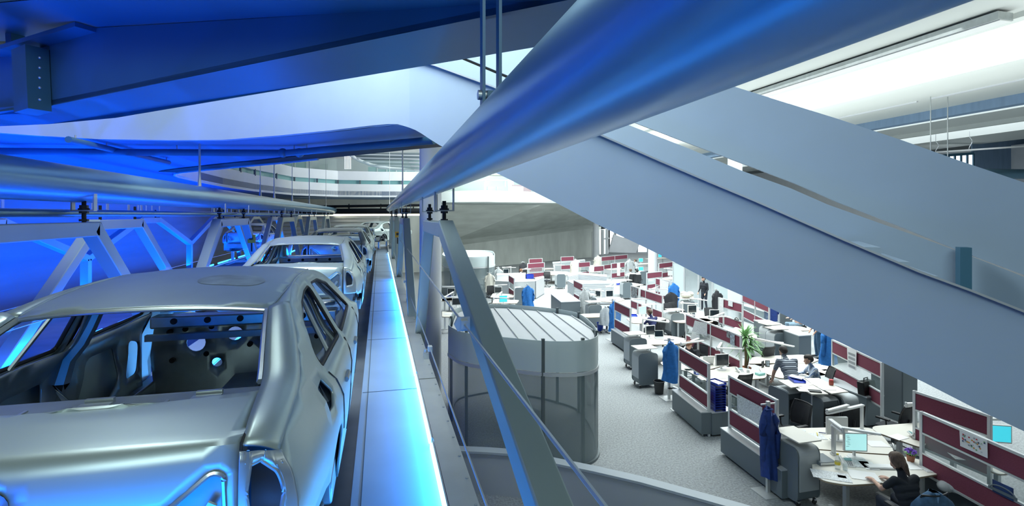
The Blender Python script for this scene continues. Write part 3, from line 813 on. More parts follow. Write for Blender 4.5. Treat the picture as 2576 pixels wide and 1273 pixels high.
# second line: deck, strips, lamps
struct(MB().box((-5.6,20,DZ-.08),(1.9,36,.12)).build('floor_second_conveyor','dark_deck'))
strips(-4.68,6,9,3.2,2.6,'the near edge of the second conveyor','blue_lamp')
strips(-6.52,6,9,3.2,2.6,'the back edge of the second conveyor','blue_lamp')
# ---- guard cables
def cable(label,pts,r=.008):
    t=thing('guard_cable',label,'cable',(0,0,0))
    MB().path(pts,r,6).build('wire','galvanised',t)
    for p in pts[1:-1]: MB().box(p,(.05,.09,.06)).build('clamp','alu',t)
cable('upper guard cable passing through the lug of the nearest leg',[(.585,-.5,lp.z),(.585,lp.y,lp.z),(.60,12.2,lp.z+.03),(.60,36,lp.z+.03)],.009)
cable('lower guard cable running beside the walkway edge beam',[(.57,-.5,3.36),(.60,6.4,3.36),(.60,13,3.36),(.60,36,3.36)])
cable('guard cable on the far side of the car line',[(-2.95,4,4.05),(-2.95,10.3,4.05),(-2.95,17,4.05),(-2.95,36,4.05)],.006)
cable('thin guard cable in front of the blue concrete wall',[(-4.2,5,3.9),(-4.2,12,3.9),(-4.2,19,3.9),(-4.2,36,3.9)],.006)
# small posts with clamps on the edge beam
for i,y in enumerate([7.2,12.0,17.5]):
    tag(MB().box((.62,y,DZ+.11),(.07,.12,.09)).tube((.62,y,DZ+.15),(.62,y,DZ+.2),.025,8).build('cable_clamp','galvanised'),'small bolted clamp on the walkway edge beam, %s from the near end'%['first','second','third'][i],'clamp')
# ---- twin hanger over the near tube
t=thing('twin_hanger','pair of steel flat bars holding the big tube, pinned at both ends','hanger',(XR,3.05,5.6))
for s in (-1,1): MB().bar((s*.05,0,.03),(s*.05,0,1.6),.018,.08,up=(0,1,0)).build('flat_bar','girder_paint',t)
for z in (.12,1.22): MB().tube((-.08,0,z),(.08,0,z),.03,12).build('pin','galvanised',t)
MB().box((0,0,.06),(.06,.1,.16)).build('lug','girder_paint',t)
MB().box((0,0,1.32),(.06,.1,.3)).build('upper_lug','girder_paint',t)
# yellow call boxes
for i,(X,px,py) in enumerate([(-3.15,633,601),(.60,1000,590)]):
    p=atX(px,py,X)
    t=thing('call_box',['small yellow call box on a frame behind the car line','small yellow call box on a walkway-side frame'][i],'switch box',p)
    MB().box((0,0,0),(.16,.12,.2)).build('body','amber',t); MB().tube((0,0,-.1),(0,0,-.32),.02,8).build('conduit','black_plastic',t); MB().box((.0,-.07,.02),(.08,.03,.08)).build('button','black_plastic',t)
# ================================================================ CAR BODIES
def sm2(P,n):
    out=[]
    for i in range(len(P)-1):
        p0=V(P[max(i-1,0)]);p1=V(P[i]);p2=V(P[i+1]);p3=V(P[min(i+2,len(P)-1)])
        for k in range(n):
            t=k/n; q=.5*((2*p1)+(p2-p0)*t+(2*p0-5*p1+4*p2-p3)*t*t+(-p0+3*p1-3*p2+p3)*t**3); out.append(tuple(q))
    out.append(tuple(P[-1])); return out
Wy=itp([-.02,.05,.15,.35,.8,1.4,2.3,3.3,3.8,4.2,4.42,4.52],[.66,.755,.812,.852,.885,.90,.908,.90,.885,.83,.74,.60])
Pz=itp([.2,.3,.45,.6,.72,.77,.82,.88,.92,.97,1.05,1.15,1.25,1.33,1.38,1.42],[.86,.872,.89,.900,.904,.907,.899,.886,.868,.828,.782,.734,.680,.625,.58,.52])
def sx(y,z):
    w=Wy(y)/.905; p=Pz(z)
    fl=.012*math.exp(-((y-1.02)/.3)**2-((z-.62)/.14)**2)
    if z>.95:
        k=min(1,(z-.95)/.15); w=w*(1-k)+k*(1-.03*max(0,(1.3-y)/1.3)**2)
    return p*w+fl
side=lambda u,v:(sx(u,v),u,v)
def arc(cx,cz,r,a0,a1,n=14): return [(cx+r*math.cos(R(a0+(a1-a0)*i/n)),cz+r*math.sin(R(a0+(a1-a0)*i/n))) for i in range(n+1)]
zc=itp([1.08,1.25,1.5,1.8,2.15,2.45,2.65,2.8],[1.335,1.365,1.395,1.413,1.420,1.408,1.385,1.35])
rail=[(2.95,1.18),(2.75,1.285),(2.55,1.345),(2.3,1.378),(2.0,1.388),(1.7,1.38),(1.4,1.355),(1.15,1.315)]
cback=[(1.02,1.265),(.86,1.19),(.70,1.115),(.56,1.062),(.40,1.035),(.24,1.0),(.16,.96)]
rail=sm2(rail,3); cback=sm2(cback,3)
outl=[(.16,.80),(.17,.66),(.30,.60),(.62,.58)]+arc(1.02,.33,.355,142,8)+[(1.42,.24),(2.4,.22),(3.36,.24)]+arc(3.78,.33,.355,172,30)+[(4.25,.56),(4.42,.62),(4.46,.72),(4.2,.80),(3.75,.885),(3.42,.95),(3.2,1.05)]+rail+cback
fuel=rnd([(.80,.965),(.955,.972),(1.0,.885),(.92,.838),(.785,.852)],.02,3)
rwin=rnd([(1.09,.985),(1.065,1.08),(1.20,1.215),(1.42,1.278),(1.68,1.31),(1.91,1.318),(1.95,.96)],.04,3)
fwin=rnd([(2.06,.955),(2.02,1.318),(2.35,1.308),(2.62,1.245),(2.95,1.08),(3.14,.965)],.04,3)
car=thing('car_body','nearest bare-metal car body, open rear window and tail-lamp holes facing the camera','car',(CX0,YR,3.21),0,'car bodies on the conveyor')
ST='car_steel'
def both(mb,name,mm,**k):
    n=mirr_copy(mb); mb.build(name,mm,car,**k); n.build(name,mm,car,**k)
both(sheet(outl,[fuel,rwin,fwin],side,.065),'side_panel',ST,solid=.014,offset=-1,smooth=50)
m=MB().box((.715,.885,.90),(.02,.30,.22)); both(m,'filler_shade_box','black_rubber')  # black backing box paints the shade inside the filler hole
# window frames: raised lip round the openings + slim door pillar between them
m=MB()
for w in (rwin,fwin):
    cxw=sum(p[0] for p in w)/len(w); czw=sum(p[1] for p in w)/len(w)
    ring=[(cxw+(p[0]-cxw)*.985,czw+(p[1]-czw)*.97) for p in w]
    m.path([V(side(*p))+V((-.012,0,0)) for p in ring+ring[:2]],.012,6)
both(m,'window_frame','black_rubber')
m=MB(); m.path([V(side(1.62,1.285))+V((-.03,0,0)),V(side(1.50,.97))+V((-.03,0,0))],.012,6)
both(m,'window_divider','car_bare')
# door seams and handles recess
for pts in ([(2.0,.935),(2.0,.6),(1.98,.30)],[(1.12,.95),(1.26,.78),(1.36,.62),(1.44,.52)],[(3.2,.94),(3.26,.6),(3.22,.32)]):
    m=MB(); q=dens(pts,.08,False); m.path([V(side(*p))+V((.0005,0,0)) for p in q],.0055,5)
    both(m,'door_seam','black_rubber')
for y in (1.48,2.42):
    m=MB(); m.path([V(side(y+.02*k,.795))+V((.004,0,0)) for k in range(9)],.016,6)
    both(m,'door_handle_recess','car_inner')
# roof
def roof(u,v): return (u,v,zc(v)-.035*(abs(u)/.55)**2.4)
RX=itp([1.08,1.5,2.0,2.45,2.75],[.545,.565,.57,.555,.52])
ro=[(-.545+.109*k,1.085+.02*((k-5)/5)**2) for k in range(11)]+[(RX(y),y) for y in (1.3,1.5,1.75,2.0,2.25,2.45,2.6)]+[(.52-.104*k,2.72+.05*(1-((k-5)/5)**2)) for k in range(11)]+[(-RX(y),y) for y in (2.6,2.45,2.25,2.0,1.75,1.5,1.3)]
sheet(ro,[],roof,.07).build('roof',ST,car,solid=.012,offset=-1,smooth=60)
m=MB(); m.path([V(roof(-.54+.054*k,1.085+.02*((k-10)/10)**2))+V((0,-.004,-.008)) for k in range(21)],.011,8); m.build('roof_rear_lip','car_bare',car)
m=MB(); m.path([V(roof(-.5+.1*k,2.72+.05*math.sin(PI*k/10)))+V((0,.01,-.02)) for k in range(11)],.03,8); m.build('windscreen_header','car_inner',car)
# rail ditch strip between roof and side
A=[V(side(*p)) for p in rail]
def nearroof(p):
    y=max(1.1,min(2.72,p.y)); x=RX(y); return V(roof(x,y))
mids=[]
m=MB(); m.grid([[a for a in A],[a.lerp(nearroof(a),.55)+V((0,0,-.006)) for a in A],[nearroof(a)+V((0,0,-.01)) for a in A]])
both(m,'roof_rail',ST,solid=.01,offset=0,smooth=60)
m=MB(); m.path([nearroof(a)+V((.004,0,-.002)) for a in A],.006,5); both(m,'roof_seam','car_inner')
# C pillars (between rear window and side panel), fender tops, A pillars
CBP=[rail[-1]]+cback
CB=[V(side(*p)) for p in CBP]
CI=[V(side(p[0]+.035,p[1]-.05)) for p in CBP]
win=[V(p) for p in sm2([(.545,1.105,1.312),(.575,.90,1.235),(.602,.72,1.155),(.622,.58,1.098),(.632,.42,1.073),(.642,.24,1.05),(.648,.12,1.01)],4)]
def along(P,n):
    L=[0]
    for a,b in zip(P,P[1:]): L.append(L[-1]+(b-a).length)
    out=[]
    for i in range(n):
        s=L[-1]*i/(n-1); k=0
        while k<len(L)-2 and L[k+1]<s: k+=1
        t=(s-L[k])/max(1e-6,L[k+1]-L[k]); out.append(P[k].lerp(P[k+1],t))
    return out
a_,b_,i_=along(CB,30),along(win,30),along(CI,30)
rows=[]
for j in range(8):
    t=j/7; row=[]
    for p,q,ii in zip(a_,b_,i_):
        T=(p-ii).normalized(); c=p+T*(p-q).length*.5
        row.append(p*(1-t)**2+c*2*t*(1-t)+q*t*t)
    rows.append(row)
m=MB().grid(rows); both(m,'rear_pillar',ST,solid=.01,offset=0,smooth=60)
m=MB(); m.path([p+V((-.012,0,-.012)) for p in along(win[:13],14)],.014,6); both(m,'window_flange','car_bare')
fa=along([V(side(*p)) for p in [(4.2,.80),(3.75,.885),(3.42,.95),(3.2,1.05),(2.95,1.18),(2.75,1.285)]],20)
fb=along([V((.66,4.25,.83)),V((.68,3.75,.93)),V((.66,3.42,.985)),V((.62,3.15,1.08)),V((.57,2.92,1.2)),V((.52,2.72,1.315))],20)
m=MB().grid([fa,[p.lerp(q,.5)+V((0,0,.012)) for p,q in zip(fa,fb)],fb]); both(m,'front_pillar',ST,solid=.012,offset=0,smooth=60)
# hood + cowl
hz=itp([3.35,3.7,4.1,4.35,4.5],[.985,.955,.89,.80,.66])
def hood(u,v): return (u,v,hz(v)-.05*(abs(u)/.7)**2)
sheet([(-.66,3.36),(0,3.30),(.66,3.36),(.68,3.8),(.66,4.2),(.55,4.40),(.3,4.48),(0,4.5),(-.3,4.48),(-.55,4.40),(-.66,4.2),(-.68,3.8)],[],hood,.09).build('hood',ST,car,solid=.012,smooth=60)
for s in (-1,1): MB().tube((s*.30,4.47,.72),(s*.30,4.53,.72),.10,16).build('front_grille','car_inner',car)
# trunk lid: rounded crest then drop, with inner lamp holes, plate recess and emblem dish
prof=[(.56,1.088),(.40,1.082),(.26,1.070),(.15,1.060),(.09,1.054),(.055,1.046),(.040,1.022),(.034,.985),(.032,.95),(.028,.90),(.035,.84),(.045,.76),(.06,.68),(.07,.64)]
PL=[0]
for p,q in zip(prof,prof[1:]): PL.append(PL[-1]+math.hypot(q[0]-p[0],q[1]-p[1]))
py_=itp(PL,[p[0] for p in prof]); pz_=itp(PL,[p[1] for p in prof])
def trunk(u,s):
    f=min(1,max(0,(s-.30)/.25)); bow=.075*(abs(u)/.63)**2.2*f
    crest=.03*(abs(u)/.63)**2
    fr=max(0,1-s/.32); bk=-.13*fr*(1-(abs(u)/.63)**2)
    return (u,py_(s)+bow+bk,pz_(s)-crest*(1 if s<.6 else .6)-.012*fr*(1-(abs(u)/.63)**2))
SM=PL[-1]
li=rnd([(.40,.86),(.60,.63),(.605,.80),(.52,.875)],.03,3)
li=rnd([(.37,.80),(.42,.72),(.565,.60),(.60,.615),(.60,.80),(.55,.825)],.03,3)
lm=[(-p[0],p[1]) for p in li]
plate=rnd([(-.27,.76),(.27,.76),(.25,.90),(-.25,.90)],.03,3)
emb=[(.048*math.cos(2*PI*k/14),.625+.048*math.sin(2*PI*k/14)) for k in range(14)]
sheet([(-.62,.0),(0,-.02),(.62,0),(.638,.3),(.645,.5),(.645,SM),(-.645,SM),(-.645,.5),(-.638,.3)],[li,lm,emb],trunk,.055).build('trunk_lid',ST,car,solid=.012,offset=1,smooth=60)
m=MB(); m.lathe([(.05,.006),(.045,0),(.02,-.012),(0,-.014)],n=18); m.xf(Matrix.Translation(V(trunk(0,.625))+V((0,.004,0)))@Matrix.Rotation(PI/2,4,'X')); m.build('badge_dish','car_inner',car)
# inner lamp pockets
m=MB()
for s in (1,-1):
    pts=[V(trunk(s*p[0],p[1])) for p in li]
    m=MB(); m.path(pts+pts[:2],.009,6)
    P0=V(trunk(s*.52,.78))
    m.bar(P0+V((s*.04,.03,.06)),P0+V((s*-.03,.03,-.06)),.03,.012,up=(0,1,0))
    m.build('lamp_pocket_rim','car_bare',car)
m=MB().box((0,.16,.86),(1.18,.02,.34)); m.build('trunk_inner_panel','car_inner',car)
# trunk seam (dark gap)
m=MB(); sp=[V(trunk(.643,s*SM/24)) for s in range(25)]; m.path([p+V((.004,-.001,.002)) for p in sp],.0055,5); both(m,'trunk_seam','black_rubber')
# tail corner panel with the outer lamp hole
def corner(t,z):
    x0=.652; x1=sx(.165,min(z,.96))+.002
    return (x0+(x1-x0)*t,.075+.09*t**1.5-.012*math.sin(PI*(z-.64)/.37),z)
cor=[(0,.64),(.5,.64),(1,.64),(1,.80),(1,.965),(.5,.995),(0,1.012)]
lo=rnd([(.20,.755),(.70,.765),(.82,.84),(.78,.91),(.55,.965),(.28,.96),(.14,.88)],.03,3)
m=sheet(cor,[lo],corner,.035); both(m,'tail_corner','car_bare',solid=.01,offset=1,smooth=60)
m=MB(); m.path([V(corner(*p))+V((0,-.004,0)) for p in lo+lo[:2]],.008,6)
for p in [(.12,.69),(.12,.97),(.9,.70),(.9,.93)]: m.ball(V(corner(*p))+V((0,-.004,0)),(.011,.006,.011),8,6)
both(m,'lamp_hole_rim','car_bare')
m=MB().box((.70,.30,.80),(.12,.02,.28)); both(m,'lamp_box_back','dark_deck')
# lower rear panel and bumper carrier
m=MB().ext([(-.78,.17,.64),(.78,.17,.64),(.76,.2,.38),(-.76,.2,.38)],(0,.02,0)); m.box((0,.10,.52),(1.25,.10,.11)); m.build('rear_panel','car_inner',car)
m=MB()
for k in range(6): m.box((.70,.30+k*.06,.40),(.22,.03,.22))
m.box((.70,.45,.48),(.2,.38,.03)); both(m,'bumper_bracket','car_inner')
# ---- inside
def shell(y0,y1,mm,name): pass
m=MB().box((0,2.0,.235),(1.62,2.7,.03)).box((0,2.2,.32),(.26,2.3,.17))
for y in (1.6,2.35): m.box((0,y,.27),(1.5,.14,.07))
for s in (-1,1): m.box((s*.80,2.3,.30),(.10,2.3,.16))
m.build('floor_pan','car_inner',car,bevel=.02)
for (x,y) in [(.4,2.0),(.45,2.65),(.35,2.85),(-.4,2.1),(-.42,2.75)]: MB().tube((x,y,.25),(x,y,.257),.055,16).build('floor_plug','car_bare',car)
for (x,y) in [(.62,2.0),(.2,2.1),(.6,2.6)]: MB().tube((x,y,.25),(x,y,.36),.02,8).build('seat_stud','black_plastic',car)
holes=[[(cx+r*math.cos(2*PI*k/16),cz+r*math.sin(2*PI*k/16)) for k in range(16)] for cx,cz,r in [(-.42,.70,.075),(-.12,.76,.06),(.16,.70,.085),(.42,.80,.08),(-.26,.52,.04)]]
m=sheet([(-.76,.25),(.76,.25),(.78,.6),(.74,.92),(-.74,.92),(-.78,.6)],holes,lambda u,v:(u,3.18+.10*((.6-v) if v<.6 else 0)+.03*math.sin(u*5),v),.08)
m.build('bulkhead','car_bare',car,solid=.012,smooth=50)
for (x,z) in [(-.62,.8),(-.5,.82),(-.3,.83),(.0,.66),(.3,.62),(-.34,.60),(-.6,.56),(.55,.7),(.28,.84)]: MB().tube((x,3.14,z),(x,3.19,z),.022,12).build('grommet','black_rubber',car)
m=MB().box((0,3.12,.90),(1.46,.16,.10)).box((0,3.30,.97),(1.40,.14,.03)); m.build('cowl_beam','car_bare',car,bevel=.02)
for x in (-.55,-.3,-.05,.2,.45): MB().tube((x,3.03,.91),(x,3.045,.91),.026,12).build('cowl_hole','black_rubber',car)
m=MB().box((0,2.95,.80),(1.44,.05,.05)); m.build('dash_crossbar','car_inner',car)
m=MB().box((0,.56,1.0),(1.20,.40,.02)).box((0,.44,1.02),(1.16,.05,.05)).box((0,.76,.985),(1.2,.03,.05)); m.build('parcel_shelf','car_inner',car,bevel=.008)
for x in (-.42,0.0,.40): MB().box((x,.60,1.02),(.11,.05,.03)).box((x,.65,1.035),(.10,.02,.02)).build('shelf_bracket','car_bare',car)
for k in range(6): MB().box((-.42+k*.165,.55,1.012),(.012,.22,.008)).build('shelf_bead','car_bare',car)
MB().box((0,.98,.30),(1.4,.03,.2)).box((0,1.2,.40),(1.4,.45,.03)).build('seat_bulkhead','car_inner',car)
# inner side panels with door-structure holes
ins=lambda u,v:(sx(u,v)-.075-.012*math.sin(u*9)*math.sin(v*11),u,v)
ih=[rnd([(2.15,.45),(2.5,.42),(2.75,.55),(2.7,.80),(2.3,.82)],.06,3),rnd([(2.85,.5),(3.05,.5),(3.08,.75),(2.9,.8)],.05,3),rnd([(1.4,.58),(1.8,.45),(1.86,.8),(1.45,.82)],.06,3),rwin,fwin]
m=sheet([(1.12,.60),(1.5,.30),(3.1,.30),(3.16,.96),(2.95,1.12),(2.62,1.27),(2.35,1.335),(2.0,1.345),(1.6,1.33),(1.3,1.24),(1.02,1.09),(1.02,.8)],ih,ins,.085)
both(m,'inner_side_panel','car_inner',solid=.012,smooth=50)
m=MB(); pts=[V(ins(2.0,z))+V((-.02,0,0)) for z in (.28,.45,.6,.75,.9,1.0,1.1,1.2,1.3)]; m.path(pts,[.09,.07,.06,.055,.05,.045,.042,.04,.04],8); both(m,'door_pillar','car_inner')
m=MB(); pts=[V(ins(1.12,z))+V((-.03,0,0)) for z in (.62,.8,.95,1.05)]; m.path(pts,[.08,.07,.06,.05],8); both(m,'wheel_arch_inner','car_inner')
for s in (-1,1): MB().path([(s*.62,.72+.6*k/8,.33+.36*math.sin(PI*k/8)) for k in range(9)],.14,8).build('wheel_house','dark_deck',car)
# skid under the car: a thing of its own
skid=thing('skid','steel skid under the nearest car body','skid',(CX0,YR,DZ),0,'skids under the car bodies')
for s in (-1,1): MB().box((s*.55,2.2,-.065),(.12,4.9,.13)).build('runner','galvanised',skid)
for y in (.5,3.8): MB().box((0,y,.06),(1.35,.12,.1)).build('cross_member','galvanised',skid)
for s in (-1,1):
    for y in (.9,3.6): MB().box((s*.62,y,.25),(.1,.1,.42)).build('support','galvanised',skid)
nm=['second','third','fourth']
for k in range(1,4):
    copy_tree(car,loc=(CX0-.06*(k==1),YR+PITCH*k,3.21),label='%s bare-metal car body in the line, %s'%(nm[k-1],['rear screen opening framing the next one','between the second and the fourth','its roof just above those in front'][k-1]))
    copy_tree(skid,loc=(CX0-.06*(k==1),YR+PITCH*k,DZ),label='steel skid under the %s car body'%nm[k-1])
copy_tree(car,loc=(-1.05,31.0,3.21),rz=R(-34),label='farthest car body, turned aside where the line bends')
copy_tree(skid,loc=(-1.05,31.0,DZ),rz=R(-34),label='steel skid under the turned farthest car body')
G='car bodies on the second conveyor'
copy_tree(car,loc=(-5.6,24,3.21),rz=0,label='blue-lit car body on the second conveyor behind the frames',group=G)
copy_tree(skid,loc=(-5.6,24,DZ),label='steel skid under the blue-lit car body of the second conveyor',group=G)
mk=sheet(rnd([(.10,1.50),(.38,1.46),(.44,1.62),(.36,1.80),(.12,1.82),(.04,1.66)],.08,4),[],lambda u,v:tuple(V(roof(u,v))+V((0,0,.0015))),.05)
mk.build('roof_smudge','car_smudge',car,smooth=60)
# ================================================================ OFFICE
DT=.73
def rel(P,c): return [(p[0]-c[0],p[1]-c[1]) for p in P]
def desk(px,label,z=DT,round_=.12,group=None,name='desk'):
    P=[at(x,y,z) for x,y in px]; c=sum(P,V((0,0,0)))/len(P)
    Q=rnd(rel(P,c),round_,4)
    t=thing(name,label,'desk',(c.x,c.y,0),0,group)
    MB().prism(Q,z-.006,z).build('desktop','laminate',t)
    MB().prism(Q,z-.028,z-.006).build('wood_edge','ply_edge',t)
    # two column legs along long axis
    far=max(Q,key=lambda p:p[0]**2+p[1]**2); L=math.hypot(*far); u=(far[0]/L,far[1]/L); k=L*.5
    for s in (-1,1):
        x,y=u[0]*k*s,u[1]*k*s
        if not inside((x,y),Q): x*=.5;y*=.5
        MB().box((x,y,(z-.03)/2+.02),(.07,.07,z-.07)).box((x,y,.025),(.08,.6,.04),rz=math.atan2(u[1],u[0])).build('leg','alu',t)
    MB().bar((-u[0]*k,-u[1]*k,z-.07),(u[0]*k,u[1]*k,z-.07),.05,.05).build('cross_rail','cabinet_dark',t)
    return t
def rect_desk(px,py,w,d,rz,label,z=DT,group=None,bean=False):
    c=at(px,py,z); t=thing('desk',label,'desk',(c.x,c.y,0),rz,group)
    Q=[(-w/2,-d/2),(w/2,-d/2),(w/2,d/2),(-w/2,d/2)]
    Q=rnd(Q,.3 if bean else .05,4)
    MB().prism(Q,z-.006,z).build('desktop','laminate',t); MB().prism(Q,z-.028,z-.006).build('wood_edge','ply_edge',t)
    for s in (-1,1): MB().box((s*w*.36,0,z/2),(.07,.07,z-.07)).box((s*w*.36,0,.025),(.08,d*.8,.04)).build('leg','alu',t)
    return t
def screen(x1,y1,x2,y2,label,zt=1.65,base=0,plate=False,baseend=0,dark=False,win=None,bd=.42,zb=.55):
    p=at(x1,y1,zt);q=at(x2,y2,zt); L=(q-p).length; a=math.atan2(q.y-p.y,q.x-p.x)
    t=thing('partition_screen',label,'office partition',(p.x,p.y,0),a,'burgundy partition screens')
    n=2 if L>2.2 else 1
    for k in range(n+1):
        x=L*k/n; MB().box((x,0,zt/2),(.055,.055,zt)).build('post','alu',t,bevel=.006)
    if plate: MB().box((0,0,.008),(.42,.36,.016)).build('foot_plate','alu',t)
    for z,h in ((zt-.02,.04),(zt-.36,.03),(zt-.70,.03),(zt-1.03,.04)): MB().box((L/2,0,z),(L,.05,h)).build('rail','alu',t)
    for k in range(n):
        x0=L*k/n+.03; x1_=L*(k+1)/n-.03
        for z in (zt-.19,zt-.865):
            MB().box(((x0+x1_)/2,0,z),(x1_-x0,.035,.30)).build('fabric_panel','burgundy',t)
        MB().box(((x0+x1_)/2,0,zt-.53),(x1_-x0,.008,.31)).build('glass_panel','glass',t)
    if base:
        MB().box((L/2+baseend/2,base*.06,zb/2+.03),(L+.06+baseend,bd,zb-.06)).build('storage_base','cabinet_grey',t,bevel=.006)
        MB().box((L/2+baseend/2,base*.06,zb+.005),(L+.06+baseend,bd+.02,.02)).build('base_top','alu',t)
        for x in (.05,L-.05): MB().tube((x,-.12,0),(x,-.12,.06),.025,10).build('foot','chrome',t)
    return t,p,q,a,L
def chair(px,py,rz,label,z=0,group=None,jacket=None,proto={}):
    """py,px = where the star base meets the floor; faces +y local"""
    if isinstance(py,int) and px<100: c=SEAT[px][0].copy(); rz=SEAT[px][1]
    else: c=at(px,py,0)
    c.z=0
    if 'o' in proto: return copy_tree(proto['o'],loc=c,rz=rz,label=label,group=group)
    t=thing('office_chair',label,'chair',c,rz,group)
    m=MB()
    for k in range(5):
        a=2*PI*k/5; m.path([(0,0,.12),(.16*math.cos(a),.16*math.sin(a),.10),(.31*math.cos(a),.31*math.sin(a),.075)],[.03,.022,.016],8)
    m.build('star_base','chrome',t)
    for k in range(5):
        a=2*PI*k/5; MB().tube((.31*math.cos(a)-.02*math.sin(a),.31*math.sin(a)+.02*math.cos(a),.032),(.31*math.cos(a)+.02*math.sin(a),.31*math.sin(a)-.02*math.cos(a),.032),.032,10).build('caster','black_plastic',t)
    MB().tube((0,0,.1),(0,0,.40),.028,12).build('gas_column','black_steel',t)
    MB().prism(rnd([(-.24,-.22),(.24,-.22),(.25,.24),(-.25,.24)],.09),.42,.49).build('seat','cloth_black',t,bevel=.02)
    rows=[]
    for j in range(9):
        v=j/8; w=.21+.03*math.sin(PI*v); rows.append([(w*(2*i/8-1),-.24-.10*v-.05*(1-(2*i/8-1)**2)+.03*math.sin(PI*v),.55+.48*v) for i in range(9)])
    MB().grid(rows).build('backrest_mesh','black_mesh',t,solid=.012,offset=0)
    edge=[rows[0][i] for i in range(9)]+[rows[j][8] for j in range(1,9)]+[rows[8][i] for i in range(7,-1,-1)]+[rows[j][0] for j in range(7,0,-1)]
    MB().path(edge+edge[:2],.014,6).build('back_frame','black_plastic',t)
    MB().path([(0,-.02,.41),(0,-.22,.42),(0,-.30,.55),(0,-.33,.72)],.022,8).build('back_strut','black_plastic',t)
    for s in (-1,1): MB().path([(s*.24,-.05,.44),(s*.30,-.04,.5),(s*.30,-.03,.66)],.016,6).box((s*.30,.03,.675),(.07,.26,.03)).build('armrest','black_plastic',t)
    proto['o']=t; return t
def monitor(px,py,rz,label,mm='screen_off',z=DT,s=1.0,group=None,proto={}):
    """faces -y local"""
    c=at(px,py,z)
    if mm in proto: return copy_tree(proto[mm],loc=c,rz=rz,label=label,group=group)
    t=thing('monitor',label,'monitor',c,rz,group)
    MB().lathe([(0,0),(.12,0),(.12,.012),(.03,.02),(0,.02)],n=20).build('stand_base','light_plastic',t)
    MB().bar((0,.03,.01),(0,.03,.16),.05,.03).build('neck','light_plastic',t)
    MB().box((0,0,.27),(.40,.05,.33)).build('bezel','light_plastic',t,bevel=.008)
    MB().box((0,-.027,.275),(.355,.006,.285)).build('display',mm,t)
    if mm=='screen_on':
        m=MB()
        for k in range(7): m.box((-.14+.01*(k%3),-.031,.38-.03*k),(.05,.002,.006))
        m.build('display_text','grey_plastic',t)
    proto[mm]=t; return t
def laptop(px,py,rz,label,mm='screen_off',z=DT):
    t=thing('laptop',label,'laptop',at(px,py,z),rz)
    MB().box((0,0,.012),(.33,.24,.022)).build('base','light_plastic',t,bevel=.004)
    MB().box((0,0.0,.0245),(.29,.14,.003)).build('keyboard','grey_plastic',t)
    M=Matrix.Translation((0,.12,.02))@Matrix.Rotation(R(-15),4,'X')
    MB().box((0,0,.12),(.33,.012,.24),M=M).build('lid','light_plastic',t); MB().box((0,-.008,.125),(.29,.003,.19),M=M).build('display',mm,t); return t
def lamp(px,py,a1,a2,label,h=.55,z=DT,L=.55,group=None):
    """desk lamp: post, two tubular arms in a V; px,py = foot of post on desk"""
    c=at(px,py,z); t=thing('desk_lamp',label,'desk lamp',c,0,group)
    MB().box((0,0,.015),(.09,.06,.03)).build('clamp','alu',t); MB().bar((0,0,.02),(0,0,h),.035,.05).build('post','alu',t)
    e=None
    for i,a in enumerate((a1,a2)):
        if a is None: continue
        zz=h+.02+.05*i
        s0=V((0,0,zz)) if i==0 else e
        q=V((math.cos(a)*L,math.sin(a)*L,zz+(.02 if i==0 else .05))) if i==0 else s0+V((math.cos(a)*L,math.sin(a)*L,.05))
        if i==0: e=q
        arm=MB().bar(s0,q,.075,.035).build('arm','lamp_white',t,bevel=.012)
        MB().bar(s0+V((0,0,-.02))+(q-s0)*.1,q+V((0,0,-.02))-(q-s0)*.1,.05,.008).build('tube_cover','paper',arm)
    return t
